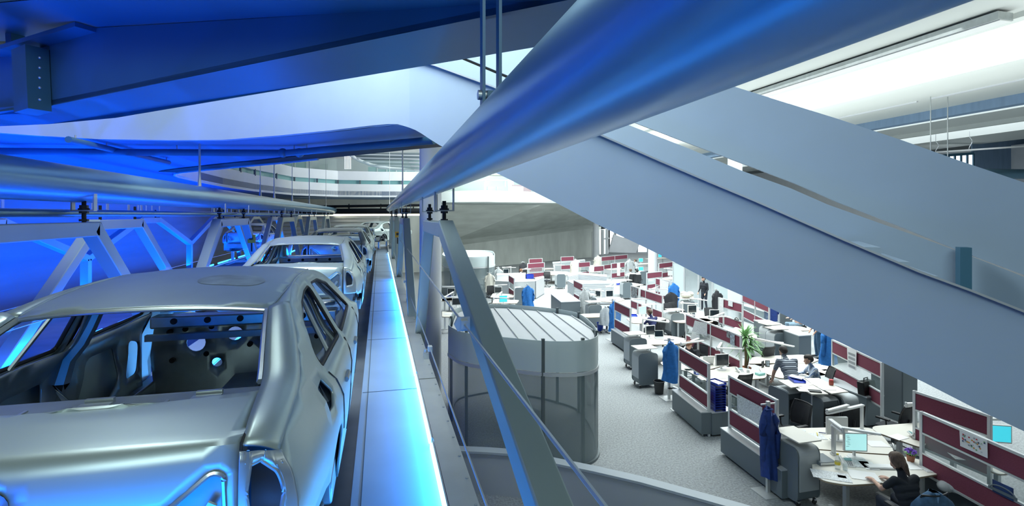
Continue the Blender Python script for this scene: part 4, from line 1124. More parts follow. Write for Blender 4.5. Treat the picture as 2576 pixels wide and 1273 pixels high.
def caddy(px,py,rz,label,flap=True,open_=False,group=None,h=1.0,proto={}):
    """rolling cabinet; tambour faces -x local, side panels face +-y; px,py: floor centre"""
    c=at(px,py,0)
    k=('c',flap,open_)
    if k in proto: return copy_tree(proto[k],loc=c,rz=rz,label=label,group=group)
    t=thing('rolling_cabinet',label,'rolling cabinet',c,rz,group)
    w,d=.60,.46
    def prof(e): return rnd([(-w/2+e,.09),(w/2-e,.09),(w/2-e,h-e),(-w/2+e,h-e)],.13,6)
    pr=prof(0)
    for s in (-1,1):
        MB().ext([(x,s*d/2,z) for x,z in pr],(0,-s*.025,0)).build('side_panel','cabinet_grey',t)
    pi_=[(x,z) for x,z in prof(.012)]
    front=[p for p in pi_ if not(p[0]<0 and p[1]>.5 and p[0]<-.1)] 
    MB().ext([(x,-d/2+.025,z) for x,z in pi_],(0,d-.05,0)).build('body','cabinet_dark' if open_ else 'cabinet_grey',t)
    m=MB(); seg=[(-w/2-.004,.28+i*.05) for i in range(int((h-.13-.28)/.05)+1)]
    n=10
    seg+=[(-w/2+.13-.134*math.cos(R(90*i/n)),h-.13+.134*math.sin(R(90*i/n))) for i in range(n+1)]+[(-w/2+.13+.04*i,h+.004) for i in range(1,8)]
    if not open_:
        for (x0,z0_),(x1,z1_) in zip(seg,seg[1:]): m.bar((x0,0,z0_),(x1,0,z1_),d-.06,.012,up=(0,0,1) if abs(x1-x0)>1e-4 else (1,0,0))
        m.build('roller_shutter','cabinet_light',t)
    else:
        for (x0,z0_),(x1,z1_) in zip(seg[-14:],seg[-13:]): m.bar((x0,0,z0_),(x1,0,z1_),d-.06,.012,up=(0,0,1) if abs(x1-x0)>1e-4 else (1,0,0))
        m.build('roller_shutter','cabinet_light',t)
        MB().box((-w/2-.002,0,.62),(.012,d-.06,.42)).build('open_compartment','black_rubber',t)
        MB().box((-w/2-.01,0,.52),(.03,d-.06,.015)).build('shelf','cabinet_light',t)
        MB().box((-w/2-.006,0,.26),(.02,d-.06,.26)).build('drawer','cabinet_grey',t)
    for x in (-.24,.24):
        for y in (-.17,.17):
            o=MB().tube((x-.012,y,.045),(x+.012,y,.045),.042,12).build('caster','black_plastic',t); MB().box((x,y,.085),(.05,.04,.03)).build('caster_fork','chrome',o)
    if flap:
        MB().box((-.02,0,h+.13),(.62,.46,.022)).build('flap_top','laminate',t); MB().bar((.1,-.15,h-.35),(.1,-.15,h+.12),.03,.02).build('flap_post','alu',t)
    proto[k]=t; return t
def coat_mesh(w,h,seed,dp=.13):
    rr=random.Random(seed); ph=[rr.random()*6 for _ in range(6)]
    rows=[]; n=28
    for j in range(15):
        v=j/14
        ww=w*(.18+.82*min(1,(v*4.2)**.7))*(1+.10*v); dd=dp*(.45+.75*v**.7)
        row=[]
        for i in range(n):
            a=2*PI*i/n
            f=1+.13*math.sin(3*a+ph[0]+2*v)+.10*math.sin(5*a+ph[1]-3*v)+.06*math.sin(8*a+ph[2]+5*v)
            row.append((ww*.5*math.cos(a)*f+.02*math.sin(ph[3]+4*v),dd*math.sin(a)*f,-h*v-.03*math.sin(a*2+ph[4])*v))
        rows.append(row+[row[0]])
    m=MB().grid(rows); return m
def coat(p,w,h,mm,label,seed=1,rz=0,sleeves=True,name='coat'):
    t=thing(name,label,'coat',p,rz)
    m=coat_mesh(w,h,seed); bmesh.ops.holes_fill(m.b,edges=[e for e in m.b.edges if e.is_boundary],sides=0); m.build('body',mm,t,smooth=60)
    if sleeves:
        for s in (-1,1):
            MB().path([(s*w*.34,0,-.12),(s*w*.50,-.03,-.24),(s*w*.54,-.05,-.45),(s*w*.50,-.04,-h*.72)],[.05,.065,.06,.045],10).build('sleeve',mm,t,smooth=60)
        MB().path([(-.07,-.02,-.03),(0,-.05,-.02),(.07,-.02,-.03),(0,.04,.01),(-.07,-.02,-.03)],.022,8).build('collar',mm,t)
    return t
def coat_stand(px,py,label,h=1.65,z=0,proto={}):
    c=at(px,py,0)
    if 'o' in proto: return copy_tree(proto['o'],loc=c,label=label)
    t=thing('coat_stand',label,'coat stand',c)
    MB().box((0,0,.008),(.42,.40,.016)).build('base_plate','alu',t); MB().box((0,0,h/2),(.06,.05,h)).build('post','alu',t)
    MB().box((0,.0,h-.05),(.30,.025,.025)).build('hook_bar','alu',t)
    MB().box((0,-.06,.30),(.10,.08,.02)).build('umbrella_ring','black_steel',t); proto['o']=t; return t
def bin_(px,py,mm,label,s=1.0):
    t=thing('waste_bin',label,'bin',at(px,py,0))
    MB().lathe([(.0,.005),(.115*s,.005),(.145*s,.34*s),(.158*s,.34*s),(.158*s,.355*s),(.138*s,.355*s),(.108*s,.02),(0,.02)],n=28).build('bucket',mm,t); return t
def paper(px,py,rz,label,w=.21,h=.297,z=DT,mm='paper',th=.004,group=None,name='paper_sheet'):
    p=at(px,py,z); o=MB().box((0,0,th/2+.001),(w,h,th)).build(name,mm,loc=(p.x,p.y,z),rz=rz); return tag(o,label,'paper',group)
def phone(px,py,rz,label,z=DT):
    t=thing('desk_phone',label,'telephone',at(px,py,z),rz)
    M=Matrix.Rotation(R(22),4,'X')
    MB().box((0,0,.03),(.20,.20,.035),M=M).build('body','light_plastic',t,bevel=.006)
    MB().box((.03,.06,.055),(.11,.05,.012),M=M).build('display','teal_glass',t)
    m=MB()
    for i in range(4):
        for j in range(3): m.box((.0+.03*j,-.06+.025*i-.0,.051),(.018,.014,.008),M=M)
    m.build('keypad','grey_plastic',t,kind='stuff')
    MB().path([(-.085,-.09,.07),(-.09,-.03,.085),(-.09,.04,.085),(-.085,.09,.07)],[.026,.016,.016,.026],8).xf(M).build('handset','light_plastic',t); return t
def tray(p,rz,label,group,mm='blue_tray'):
    t=thing('letter_tray',label,'letter tray',p,rz,group)
    m=MB().box((0,0,.004),(.26,.34,.006)).box((-.13,0,.028),(.005,.34,.05)).box((.13,0,.028),(.005,.34,.05)).box((0,.17,.028),(.26,.005,.05))
    m.build('shell',mm,t); return t
def pinned(scr,corners,mm,label,cat='paper',name='pinned_sheet',o=-.05,text=None):
    t,p,q,a,L=scr
    n=V((-math.sin(a),math.cos(a),0))
    if n.dot(V((p.x,p.y,0)))>0: n=-n
    P=[onplane(x,y,p+n*abs(o),n) for x,y in corners]
    ob=MB().ext(P,n*.004).build(name,mm); return tag(ob,label,cat),P,n
# ---------------------------------------------------------------- glass booths
def booth(px_rim,z,label,rail=True,seams=True,front_open=True,mull=6):
    P=[at(x,y,z) for x,y in px_rim]; c=sum(P,V((0,0,0)))/len(P)
    Q=rel(P,c); Q=[tuple(q) for q in sm2(Q+[Q[0]],4)][:-1]
    t=thing('glass_booth',label,'glass booth',(c.x,c.y,0))
    n=len(Q)
    def ring(z0,z1,th,k0=0,k1=n):
        m=MB(); m.wall([Q[i%n] for i in range(k0,k1+1)],z0,z1,th); return m
    ring(z-.62,z,.015).build('upper_glass','frost_glass',t)
    ring(z-.70,z-.63,.03).build('steel_band','alu',t)
    ring(.02,z-.70,.015).build('lower_glass','dark_glass',t)
    ring(0,.05,.05).build('floor_track','mullion',t)
    Qi=[(q[0]*.965,q[1]*.965) for q in Q]
    MB().prism(Qi,z-.14,z-.10).build('roof','white_paint',t)
    return t,Q,c
rim=[(1129,818),(1146,778),(1190,769),(1254,765),(1330,770),(1402,778),(1456,789),(1490,815),(1503,840),(1485,853),(1440,858),(1366,857),(1280,849),(1215,843),(1160,834)]
bt,Q,c=booth(rim,2.5,'large rounded glass booth with white ribbed roof beside the conveyor','')
n=len(Q)
# roof seams along one direction, clipped by outline
m=MB(); ang=None
s0=at(1254,765,2.5); s1=at(1330,852,2.5); dv=(s1-s0).normalized(); pv=V((-dv.y,dv.x,0))
for k in range(-9,10):
    o=pv*(k*.36); hits=[]
    for i in range(n):
        a=V((*Q[i],0));b=V((*Q[(i+1)%n],0)); e=b-a
        den=dv.x*e.y-dv.y*e.x
        if abs(den)<1e-9: continue
        w=a-o; tt=(w.x*e.y-w.y*e.x)/den; uu=(w.x*dv.y-w.y*dv.x)/den
        if 0<=uu<=1: hits.append(tt)
    if len(hits)>=2: m.bar(o+dv*(min(hits)+.12)+V((0,0,2.41)),o+dv*(max(hits)-.12)+V((0,0,2.41)),.02,.03)
m.build('roof_seams','alu',bt)
for px,py in [(1173,835),(1366,857),(1466,855),(1500,836),(1402,778),(1456,789),(1135,800)]:
    p=at(px,py,2.5)-c
    MB().box((p.x,p.y,1.27),(.06,.06,2.54)).build('mullion','mullion',bt)
MB().wall([Q[i%n] for i in range(int(n*.40),int(n*.80))],.02,1.78,-.012).build('door_leaf','dark_glass',bt)
p=at(1318,812,2.5)
tag(MB().lathe([(0,.70),(.5,.70),(.5,.73),(0,.73)],n=28).tube((0,0,.02),(0,0,.7),.04,12).tube((0,0,0),(0,0,.03),.28,24).build('booth_table','grey_top',loc=(p.x-.35,p.y-.9,0)),'small round grey table inside the large glass booth','table')
rim2=[(1113,640),(1120,633),(1150,630),(1200,629),(1235,631),(1243,637),(1240,643),(1200,646),(1150,646),(1120,644)]
b2,_,_=booth(rim2,2.5,'smaller white glass booth standing farther back behind the truss leg')
for px,py in [(1134,645),(1228,645),(1241,638)]:
    p=at(px,py,2.5)-V(b2.location); MB().box((p.x,p.y,1.25),(.07,.07,2.5)).build('mullion','mullion',b2)
# glass room at right under the staircase
g=thing('glass_room','glazed meeting room with tall panes under the staircase edge','glass room',(0,0,0))
P=[at(1694,752,0),at(1722,764,0),at(1758,772,0),at(1793,778,0),at(1836,782,0)]
for i in range(4):
    a,b=P[i],P[i+1]
    MB().ext([a,b,b+V((0,0,3.0)),a+V((0,0,3.0))],(0,.02,0)).build('pane','frost_glass' if i in(0,3) else 'dark_glass',g)
for p in P: MB().box((p.x,p.y,1.5),(.08,.08,3.0)).build('mullion','alu',g)
MB().path([p+V((0,0,2.2)) for p in P],.03,6).build('rail','alu',g)
# ---------------------------------------------------------------- partition screens
SCR={}
def sc(k,*a,**kw): SCR[k]=screen(*a,**kw)
sc('S1',1710,872,1783,914,'burgundy partition with blue letter trays on its base end, coat stand to its left',base=1,plate=True,baseend=.0,bd=.5)
sc('S2',1836,944,1954,1004.5,'partition behind the dark blue coat on the nearest stand, drawing sheet in its gap',base=-.4,baseend=.35,bd=.34)
sc('S3',1727,790,1864,844,'long two-bay partition with white plans pinned on it, before the yucca',base=0)
sc('S4',1588,718.6,1667,743,'two-bay partition with a black and white poster, behind the navy-clad man')
sc('S5',1547,757,1586,775,'single partition beside the light blue coats with a grey base',base=1)
sc('S6',1444,704,1466.5,714.5,'narrow partition at the slatted counter with a grey coat before it')
sc('S7',1650,699,1684,706,'partition covered by a big white sheet near the glass room')
sc('S8',1627,686,1665,682,'partition facing us before the round column by the glass room')
sc('S9',1657.5,662.5,1694,658,'far partition right beside the tall frosted pane')
sc('S10',1538,662.5,1571,659.4,'three-tier burgundy partition with a white strip poster at the far desks')
sc('S11',1512.5,646,1578,640,'longest of the far partitions, in front of the far windows')
sc('S12',1483,670.6,1518.6,667.6,'far partition half covered by a white sheet, near the white coats')
sc('S13',1455,660,1484,658,'far partition directly behind the white coat')
sc('S14',1327,662.5,1369,660,'burgundy partition next to the black coat on the far side')
sc('S14b',1330.6,651,1364,649.5,'partition rising behind the one beside the black coat')
sc('S15',1411,646,1443,644.5,'far partition before the lit concrete wall, standing alone')
sc('S16',1280.6,692,1293.5,699.6,'partition at the pale counter with a white centre strip')
sc('S17',1808.7,748,1868,763.6,'partition with a white strip poster and small car sticker below the staircase')
sc('S18',1869,737,1935,763,'partition partly hidden by the staircase beside the dark jackets')
sc('S19',2095,854,2219,911,'partition with a wall calendar beside the seated man',base=0)
sc('S20',2301.5,982.6,2490,1044,'burgundy partition behind the desk lamps at lower right')
sc('S21',2319.6,1035,2590,1150,'nearest partition at lower right with a planner chart and a dark car photo',base=0)
pinned(SCR['S2'],[(1854,991),(1918,1025),(1918,1070),(1856,1040)],'paper_print','drawing sheet filling the gap of the nearest left partition')
pinned(SCR['S3'],[(1748,806),(1779,814),(1779,845),(1741,834)],'paper_print','large white plan sheet pinned on the two-bay partition before the yucca')
pinned(SCR['S3'],[(1741,838),(1760,846),(1758,862),(1736,852)],'paper','crumpled white sheet below the large plan on the two-bay partition')
pinned(SCR['S3'],[(1828,832),(1836,835),(1836,851),(1828,848)],'poster_dark','small dark picture card on the two-bay partition')
pinned(SCR['S3'],[(1837,838),(1848,843),(1848,870),(1837,865)],'poster_photo','landscape calendar photo on the end of the two-bay partition')
pinned(SCR['S4'],[(1589,720),(1604,725),(1602,753),(1588,746)],'poster_dark','black and white poster on the partition behind the navy-clad man')
pinned(SCR['S4'],[(1606,726),(1612,728),(1611,755),(1605,752)],'paper','white paper strip beside the black and white poster')
pinned(SCR['S7'],[(1660,703),(1683,709),(1678,747),(1660,740)],'paper_print','big white sheet hung over the partition near the glass room')
pinned(SCR['S10'],[(1552,662),(1560,661),(1560,694),(1552,694)],'paper','white strip poster on the three-tier far partition')
pinned(SCR['S12'],[(1484,671),(1495,670),(1494,684),(1484,684)],'paper','white sheet on the far partition near the white coats')
pinned(SCR['S17'],[(1809,750),(1820,752),(1820,795),(1809,793)],'paper_print','tall white strip poster on the partition below the staircase')
pinned(SCR['S17'],[(1832,756),(1843,759),(1843,772),(1832,769)],'paper_print','small printed notice on the upper panel below the staircase')
ob,P,nn=pinned(SCR['S17'],[(1849,798),(1858,800),(1858,808),(1849,806)],'paper','small white sticker with a black car outline on the lower panel')
m=MB(); cc=sum(P,V((0,0,0)))/4; ux=(P[1]-P[0]).normalized()
m.path([cc+ux*(.11*math.cos(PI*k/10))+V((0,0,-.03+.09*math.sin(PI*k/10)))+nn*.008 for k in range(11)],.012,6); m.bar(cc-ux*.14+V((0,0,-.03))+nn*.008,cc+ux*.14+V((0,0,-.03))+nn*.008,.01,.03); m.build('car_outline','black_plastic',ob)
# calendar
ob,P,nn=pinned(SCR['S19'],[(2131,871),(2155,880),(2154,932),(2133,922)],'paper','wall calendar in four months hanging on the partition beside the seated man')
m=MB()
for r_ in range(4):
    for j in range(4):
        f0=.27+r_*.2-.03+.03*j; a=P[0].lerp(P[3],f0+.02);b=P[1].lerp(P[2],f0+.02); m.bar(a.lerp(b,.12)+nn*.006,a.lerp(b,.88)+nn*.006,.004,.008)
m.build('date_grid','grey_plastic',ob)
# planner + photo on S21
ob,P,nn=pinned(SCR['S21'],[(2414,1080),(2484,1107),(2485,1153),(2416,1122)],'paper','planner chart with coloured entries pinned on the nearest right partition')
cols=['red_tag','green_tag','grey_plastic','orange_tag','poster_blue','paper_print']
for j,mm in enumerate(cols):
    m=MB()
    for k in range(6):
        u=random.uniform(.06,.9);v=random.uniform(.15,.85); a=P[0].lerp(P[1],u).lerp(P[3].lerp(P[2],u),v)+nn*.007
        m.bar(a,a+(P[1]-P[0])*.05,.004,.02)
    m.build('entries',mm,ob)
ob,P,nn=pinned(SCR['S21'],[(2497,1205),(2550,1229),(2550,1262),(2497,1236)],'poster_blue','dark night photo of a car on the lower panel of the nearest right partition')
m=MB(); cc=sum(P,V((0,0,0)))/4; ux=(P[1]-P[0]).normalized()
m.path([cc+ux*(.17*math.cos(PI*k/12))+V((0,0,-.03+.07*math.sin(PI*k/12)))+nn*.008 for k in range(13)],.01,6); m.bar(cc-ux*.2+V((0,0,-.04))+nn*.008,cc+ux*.2+V((0,0,-.04))+nn*.008,.008,.04); m.build('car_shape','cabinet_grey',ob)
# ---------------------------------------------------------------- desks (nearest first)
desk([(2041,1131),(2044,1187),(2068,1209),(2131,1220),(2222,1215),(2369,1191),(2345,1165),(2290,1150),(2240,1146),(2150,1140)],"nearest desk, rounded front, the woman's")
desk([(1957,1078),(2040,1128),(2150,1137),(2243,1143),(2249,1134),(2222,1098),(2190,1076),(2100,1075)],'desk joined behind the one of the woman, two lamps on it',round_=.1)
desk([(2194,1072),(2196,1084),(2320,1127),(2345,1100),(2345,1060)],'desk with a telephone left of the nearest right partition')
desk([(2345,1085),(2360,1120),(2470,1172),(2510,1194),(2560,1188),(2520,1150),(2420,1105)],'desk seen through the gap of the nearest right partition')
desk([(1717,927),(1780,960),(1829,959),(1925,951),(1930,942),(1915,934),(1848,921),(1788,931)],'desk with the black monitor, mesh chair in front and mint box at its rounded tip')
desk([(1660,911),(1668,920),(1725,933),(1790,928),(1848,911),(1835,899),(1790,894),(1704,903)],'rounded desk behind the tall screen with letter trays, a laptop on it')
desk([(1908,922),(1914,935),(1962,952),(2040,948),(2112,940),(2118,932),(2090,922),(2050,915),(1960,914)],'desk where the striped-shirt man leans and the other sits',round_=.15)
desk([(1883,915),(1893,898),(1940,895),(2020,892),(2062,905),(2040,914),(1960,913)],'desk between the yucca and the two men')
desk([(1587,812),(1640,815),(1685,810),(1680,800),(1643,796),(1575,800)],'desk where the navy-clad man sits')
desk([(1580,850),(1627,867),(1690,866),(1728,862),(1732,853),(1683,844),(1613,842)],'desk with two laptops side by side')
desk([(1668,790),(1726,801),(1740,798),(1736,788),(1675,781)],'desk below the black jacket draped chair')
desk([(1480,755),(1546,761),(1573,754),(1555,747),(1500,750)],'desk with two dark monitors near the slatted counter')
desk([(1548,716),(1591,721),(1620,716),(1590,711),(1550,711)],'desk with a blue tray before the poster partition')
desk([(1838,832),(1890,852),(1905,849),(1903,842),(1850,822)],'empty pointed desk between the partitions, left of the long grey counter')
desk([(1366,690),(1420,693),(1440,688),(1425,683),(1370,682)],'desk beside the lone rolling cabinet, far side')
desk([(1233,748),(1290,748),(1296,740),(1240,738)],'desk left of the light blue coat at the second booth')
desk([(1112,757),(1180,757),(1186,746),(1112,744)],'desk with blue trays left of the truss leg')
desk([(1112,797),(1136,797),(1140,786),(1112,783)],'desk corner peeking between column and booth')
desk([(1238,763),(1300,763),(1306,755),(1244,752)],'desk with a cyan-lit monitor at the booth roof')
desk([(1300,728),(1330,732),(1336,726),(1306,722)],'small desk before the pale counter')
for x,y,w,r_,lab in [(1310,690,2.2,8,'beside the black coat, a cream board on it'),(1480,684,2.0,10,'behind the white coats'),(1560,676,2.4,12,'under the longest far partition'),(1612,664,2.6,14,'before the round far column'),(1600,690,2.0,20,'of the two white-shirted people'),(1690,672,1.8,15,'by the frosted pane, far end'),(1688,700,1.6,20,'with a lit monitor by the frosted pane'),(1740,806,1.6,-10,'behind the two-bay partition with plans'),(1790,800,1.8,15,'of the lamp with bent arm below the staircase'),(1240,700,1.8,6,'left of the grey coat'),(1370,676,1.6,6,'between the partitions near the concrete wall'),(1520,654,2.4,10,'farthest, before the windows'),(1650,650,2.6,16,'farthest, right of the round far column'),(1500,668,1.8,9,'between the far column and partitions'),(1150,752,1.8,6,'near the smaller glass booth'),(1500,793,1.3,-5,'beside the two tall rolling cabinets'),(1990,826,1.2,-10,'of the seated person in light jeans')]:
    rect_desk(x,y,w,.8,R(r_),'white desk '+lab,bean=True)
# ---------------------------------------------------------------- counters and cabinets
def block(pts,z,label,mm='cabinet_grey',tm='grey_top',name='counter',cat='counter',z0=.04,slats=False):
    P=[at(x,y,z) for x,y in pts]; c=sum(P,V((0,0,0)))/len(P); Q=rel(P,c)
    t=thing(name,label,cat,(c.x,c.y,0))
    MB().prism(Q,z0,z-.03).build('body',mm,t,bevel=.008); MB().prism([(x*1.012,y*1.012) for x,y in Q],z-.03,z).build('top',tm,t)
    MB().prism([(x*.96,y*.96) for x,y in Q],0,z0).build('plinth','black_steel',t)
    if slats:
        m=MB()
        k=0
        while z0+.06+k*.085<z-.04:
            zz=z0+.06+k*.085
            for a,b in zip(Q,Q[1:]+Q[:1]): m.bar((a[0]*1.004,a[1]*1.004,zz),(b[0]*1.004,b[1]*1.004,zz),.014,.012)
            k+=1
        m.build('slat_lines','cabinet_grey',t)
    return t
block([(1386,739),(1430,737),(1460,757),(1411,759)],1.1,'white-topped grey cabinet standing alone in the aisle',tm='white_paint',name='cabinet',cat='cabinet')
block([(1896,804.5),(1933,804.5),(2041,842),(2010,844)],1.1,'long grey counter below the staircase with two rolling cabinets before it')
block([(1241,702),(1290,700),(1346,703),(1346,707),(1294,709),(1241,706)],1.08,'pale counter front with a blue crate on it, far left',mm='cabinet_light')
block([(1346,698),(1367,694),(1369,697),(1348,707)],1.08,'slatted end cabinet of the pale counter',mm='white_paint',tm='white_paint',slats=True,name='cabinet',cat='cabinet')
block([(1250,688),(1322,686),(1322,690),(1250,692)],1.4,'white cupboard block standing behind the pale counter',mm='white_paint',tm='white_paint',name='cabinet',cat='cabinet')
block([(1428,688),(1452,685),(1525,691),(1526,696),(1455,690),(1430,695)],1.25,'slatted white counter, back run of the L',mm='white_paint',tm='white_paint',slats=True)
block([(1428,706),(1432,704),(1543,707),(1543,712),(1470,713),(1444,714)],1.2,'slatted white counter, front run beside the narrow partition',mm='white_paint',tm='white_paint',slats=True)
block([(1390,659),(1470,652),(1472,655),(1391,663)],1.0,'long low grey cupboard run before the concrete wall',name='cabinet',cat='cabinet',mm='cabinet_light')
p=at(2178,997.6,DT);q=at(2229,996,DT); 
t=thing('cabinet','grey low cabinet under the black briefcase','cabinet',((p.x+q.x)/2,p.y+.9,0))
w=q.x-p.x
MB().box((0,0,.37),(w,1.85,.66)).build('body','cabinet_grey',t,bevel=.008); MB().box((0,0,.715),(w+.02,1.87,.03)).build('top','cabinet_light',t); MB().box((0,0,.02),(w*.9,1.7,.04)).build('plinth','black_steel',t)
t=thing('cabinet','tall dark cabinet half hidden by the staircase, behind the burgundy partition','cabinet',at(2278,1058,0))
MB().box((0,.3,.95),(.5,.8,1.9)).build('body','cabinet_grey',t,bevel=.01); MB().box((0,-.105,.95),(.44,.012,1.8)).build('door','cabinet_grey',t)
t=thing('cabinet','dark low cabinet under the grey bag along the nearest right partition','cabinet',at(2440,1235,.5)-V((0,0,.5)),R(-94))
MB().box((.1,.02,.26),(2.6,.5,.5)).build('body','cabinet_dark',t,bevel=.01); MB().box((.1,.02,.515),(2.62,.52,.02)).build('top','cabinet_grey',t)
t=thing('cabinet','light grey low cupboard below the right partition with the calendar','cabinet',at(2290,955,0)+V((0,2.2,0)))
MB().box((0,0,.5),(1.6,.5,1.0)).build('body','cabinet_grey',t,bevel=.01); MB().box((0,0,1.01),(1.62,.52,.03)).build('top','grey_top',t)
# low grey cupboards below partition S18
p=at(1905,815,0)
t=thing('cabinet','low grey cupboard under the partition by the dark jackets','cabinet',p,R(-95)); MB().box((0,0,.36),(2.0,.45,.7)).build('body','cabinet_grey',t,bevel=.01); MB().box((0,0,.72),(2.02,.47,.03)).build('top','grey_top',t)
# ---------------------------------------------------------------- rolling cabinets
for x,y,r_,f,o_,lab in [(2001,1253,90,True,False,"ribbed rolling cabinet at the end of the woman's desk, flap up"),
  (1978,1083,92,False,True,'open rolling cabinet with a brown cup, left of the pair behind the lamps'),
  (2062,1106,92,False,True,'open rolling cabinet with papers inside, middle of the three behind the lamps'),
  (2112,1101,90,False,False,'ribbed rolling cabinet, right of the three behind the lamps'),
  (1622,970,0,True,False,'rolling cabinet next to the black bin, front of the aisle pair'),
  (1598,925,0,True,False,'rolling cabinet behind the one at the black bin'),
  (1698,848,0,True,False,'rolling cabinet beside the navy-clad man, front one'),
  (1688,843,0,False,False,'rolling cabinet beside the navy-clad man, rear one'),
  (1938,893,0,True,False,'rolling cabinet before the long counter, rear of the two'),
  (1956,908,0,True,False,'rolling cabinet before the long counter, front of the two'),
  (1493,822,0,True,False,'rolling cabinet left of the mesh chair with coats, front one'),
  (1482,800,0,True,False,'rolling cabinet left of the mesh chair with coats, rear one'),
  (1575,752,0,True,False,'rolling cabinet behind the poster partition'),
  (1409,726,0,False,False,'lone dark rolling cabinet in the far aisle'),
  (1306,768,0,False,False,'rolling cabinet behind the blue coat at the booth'),
  (1616,717,0,False,False,'rolling cabinet beside the two white-shirted people'),
  (1727,811,0,True,False,'rolling cabinet under the cream cloth, by the glass room'),
  (1968,838,0,True,False,'rolling cabinet behind the long counter under the stair edge')]:
    caddy(x,y,R(r_),lab,f,o_)
# ---------------------------------------------------------------- chairs
for x,y,r_,lab in [(0,0,0,'chair with a denim jacket over it, under the seated woman'),
  (2245,1127,12,'black chair at the desk with a telephone, right of the lamps'),
  (2125,1127,-15,'black chair behind the two nearest lamps'),
  (1990,1140,95,'black chair beside the nearest left partition'),
  (1852,1034,4,'mesh chair at the desk with the black monitor'),
  (2,0,0,'black chair under the seated man'),
  (1914,950,8,'black chair behind the yucca'),
  (1527,836,120,'chair with coats hung over it beside the blue bin'),
  (3,0,0,'black chair under the navy-clad man'),
  (1703,902,60,'tilted mesh chair right of the two laptops'),
  (1690,825,180,'chair covered by a black jacket'),
  (1705,822,200,'mesh chair right of the black jacket'),
  (1374,722,150,'chair in the far aisle by the lone rolling cabinet'),
  (5,0,0,'chair under the white-shirted man, far desks'),
  (6,0,0,'chair under the dark-haired far worker'),
  (8,0,0,'chair at the desk by the black coat'),
  (1238,768,180,'chair behind the desk at the second booth'),
  (1470,718,160,'chair between slatted counter and white coats'),
  (4,0,0,'chair of the person behind the tall screen'),
  (9,0,0,'chair of the seated person in light jeans'),
  (1795,840,180,'chair by the bent lamp below the staircase'),
  (1280,730,170,'grey mesh chair before the pale counter')]:
    chair(x,y,R(r_),lab)
# ---------------------------------------------------------------- monitors, laptops
for x,y,r_,mm,lab in [(2151,1150,-18,'screen_on','lit pale monitor in front of the woman'),
  (2105,1106,165,'screen_off','monitor seen from behind beside the nearest lamps'),
  (2512,1128,-25,'screen_cyan','cyan-lit monitor at the right edge behind the partition'),
  (1816,930,-4,'screen_off','black monitor on the desk with the mesh chair'),
  (1616,797,12,'screen_on','pale lit monitor of the navy-clad man'),
  (1741,793,-5,'screen_off','dark monitor below the black jacket'),
  (1533,752,-2,'screen_off','dark monitor near the light blue coats'),
  (1505,752,10,'screen_off','dark monitor left of the one near the light blue coats'),
  (1253,742,-3,'screen_off','black monitor at the second booth'),
  (1135,746,-3,'screen_off','black monitor between column and truss leg, rear one'),
  (1148,773,-3,'screen_off','black monitor between column and truss leg, front one'),
  (1266,766,-3,'screen_cyan','cyan monitor at the booth roof'),
  (1612,662,-5,'screen_cyan','blue-lit monitor before the far column, rear one'),
  (1612,686,-8,'screen_cyan','blue-lit monitor before the far column, front one'),
  (1687,697,-5,'screen_on','lit monitor by the frosted pane'),
  (1273,692,-15,'screen_off','monitor on the cream board desk'),
  (1797,806,-15,'screen_off','monitor under the bent lamp below the staircase'),
  (1568,680,5,'screen_off','monitor under the longest far partition'),
  (1660,650,0,'screen_cyan','blue-lit monitor farthest right')]:
    monitor(x,y,R(r_),lab,mm)
monitor(1635,850,R(8),'tilted dark monitor left of the white laptop')
laptop(1661,852,R(-12),'open white laptop with a dark display'); laptop(1776,914,R(170),'open grey laptop seen from behind near the yucca')
# ---------------------------------------------------------------- lamps
def lamp2(px,py,e1,e2,label,h=.5):
    """arms end at pixels e1 (from post top) and e2 (from e1)"""
    c=at(px,py,DT); zt=DT+h
    A=at(*e1,zt); a=A-V((c.x,c.y,zt)); t=thing('desk_lamp',label,'desk lamp',c)
    MB().box((0,0,.015),(.09,.06,.03)).build('clamp','alu',t); MB().bar((0,0,.02),(0,0,h),.04,.05).build('post','alu',t)
    s=V((0,0,h))-a.normalized()*.04; e=V((a.x,a.y,h))
    ar=MB().bar(s,e,.075,.035).build('arm','lamp_white',t,bevel=.012); MB().bar(s.lerp(e,.1)+V((0,0,-.02)),e.lerp(s,.1)+V((0,0,-.02)),.05,.008).build('tube_cover','paper',ar)
    if e2:
        B=at(*e2,zt+.06); b=V((B.x-c.x,B.y-c.y,h+.06)); e0=V((a.x,a.y,h+.05))
        ar=MB().bar(e0,b,.075,.035).build('arm','lamp_white',t,bevel=.012); MB().bar(e0.lerp(b,.1)+V((0,0,-.02)),b.lerp(e0,.1)+V((0,0,-.02)),.05,.008).build('tube_cover','paper',ar)
        MB().tube(e+V((0,0,-.02)),e0+V((0,0,.03)),.02,10).build('joint','alu',t)
    return t
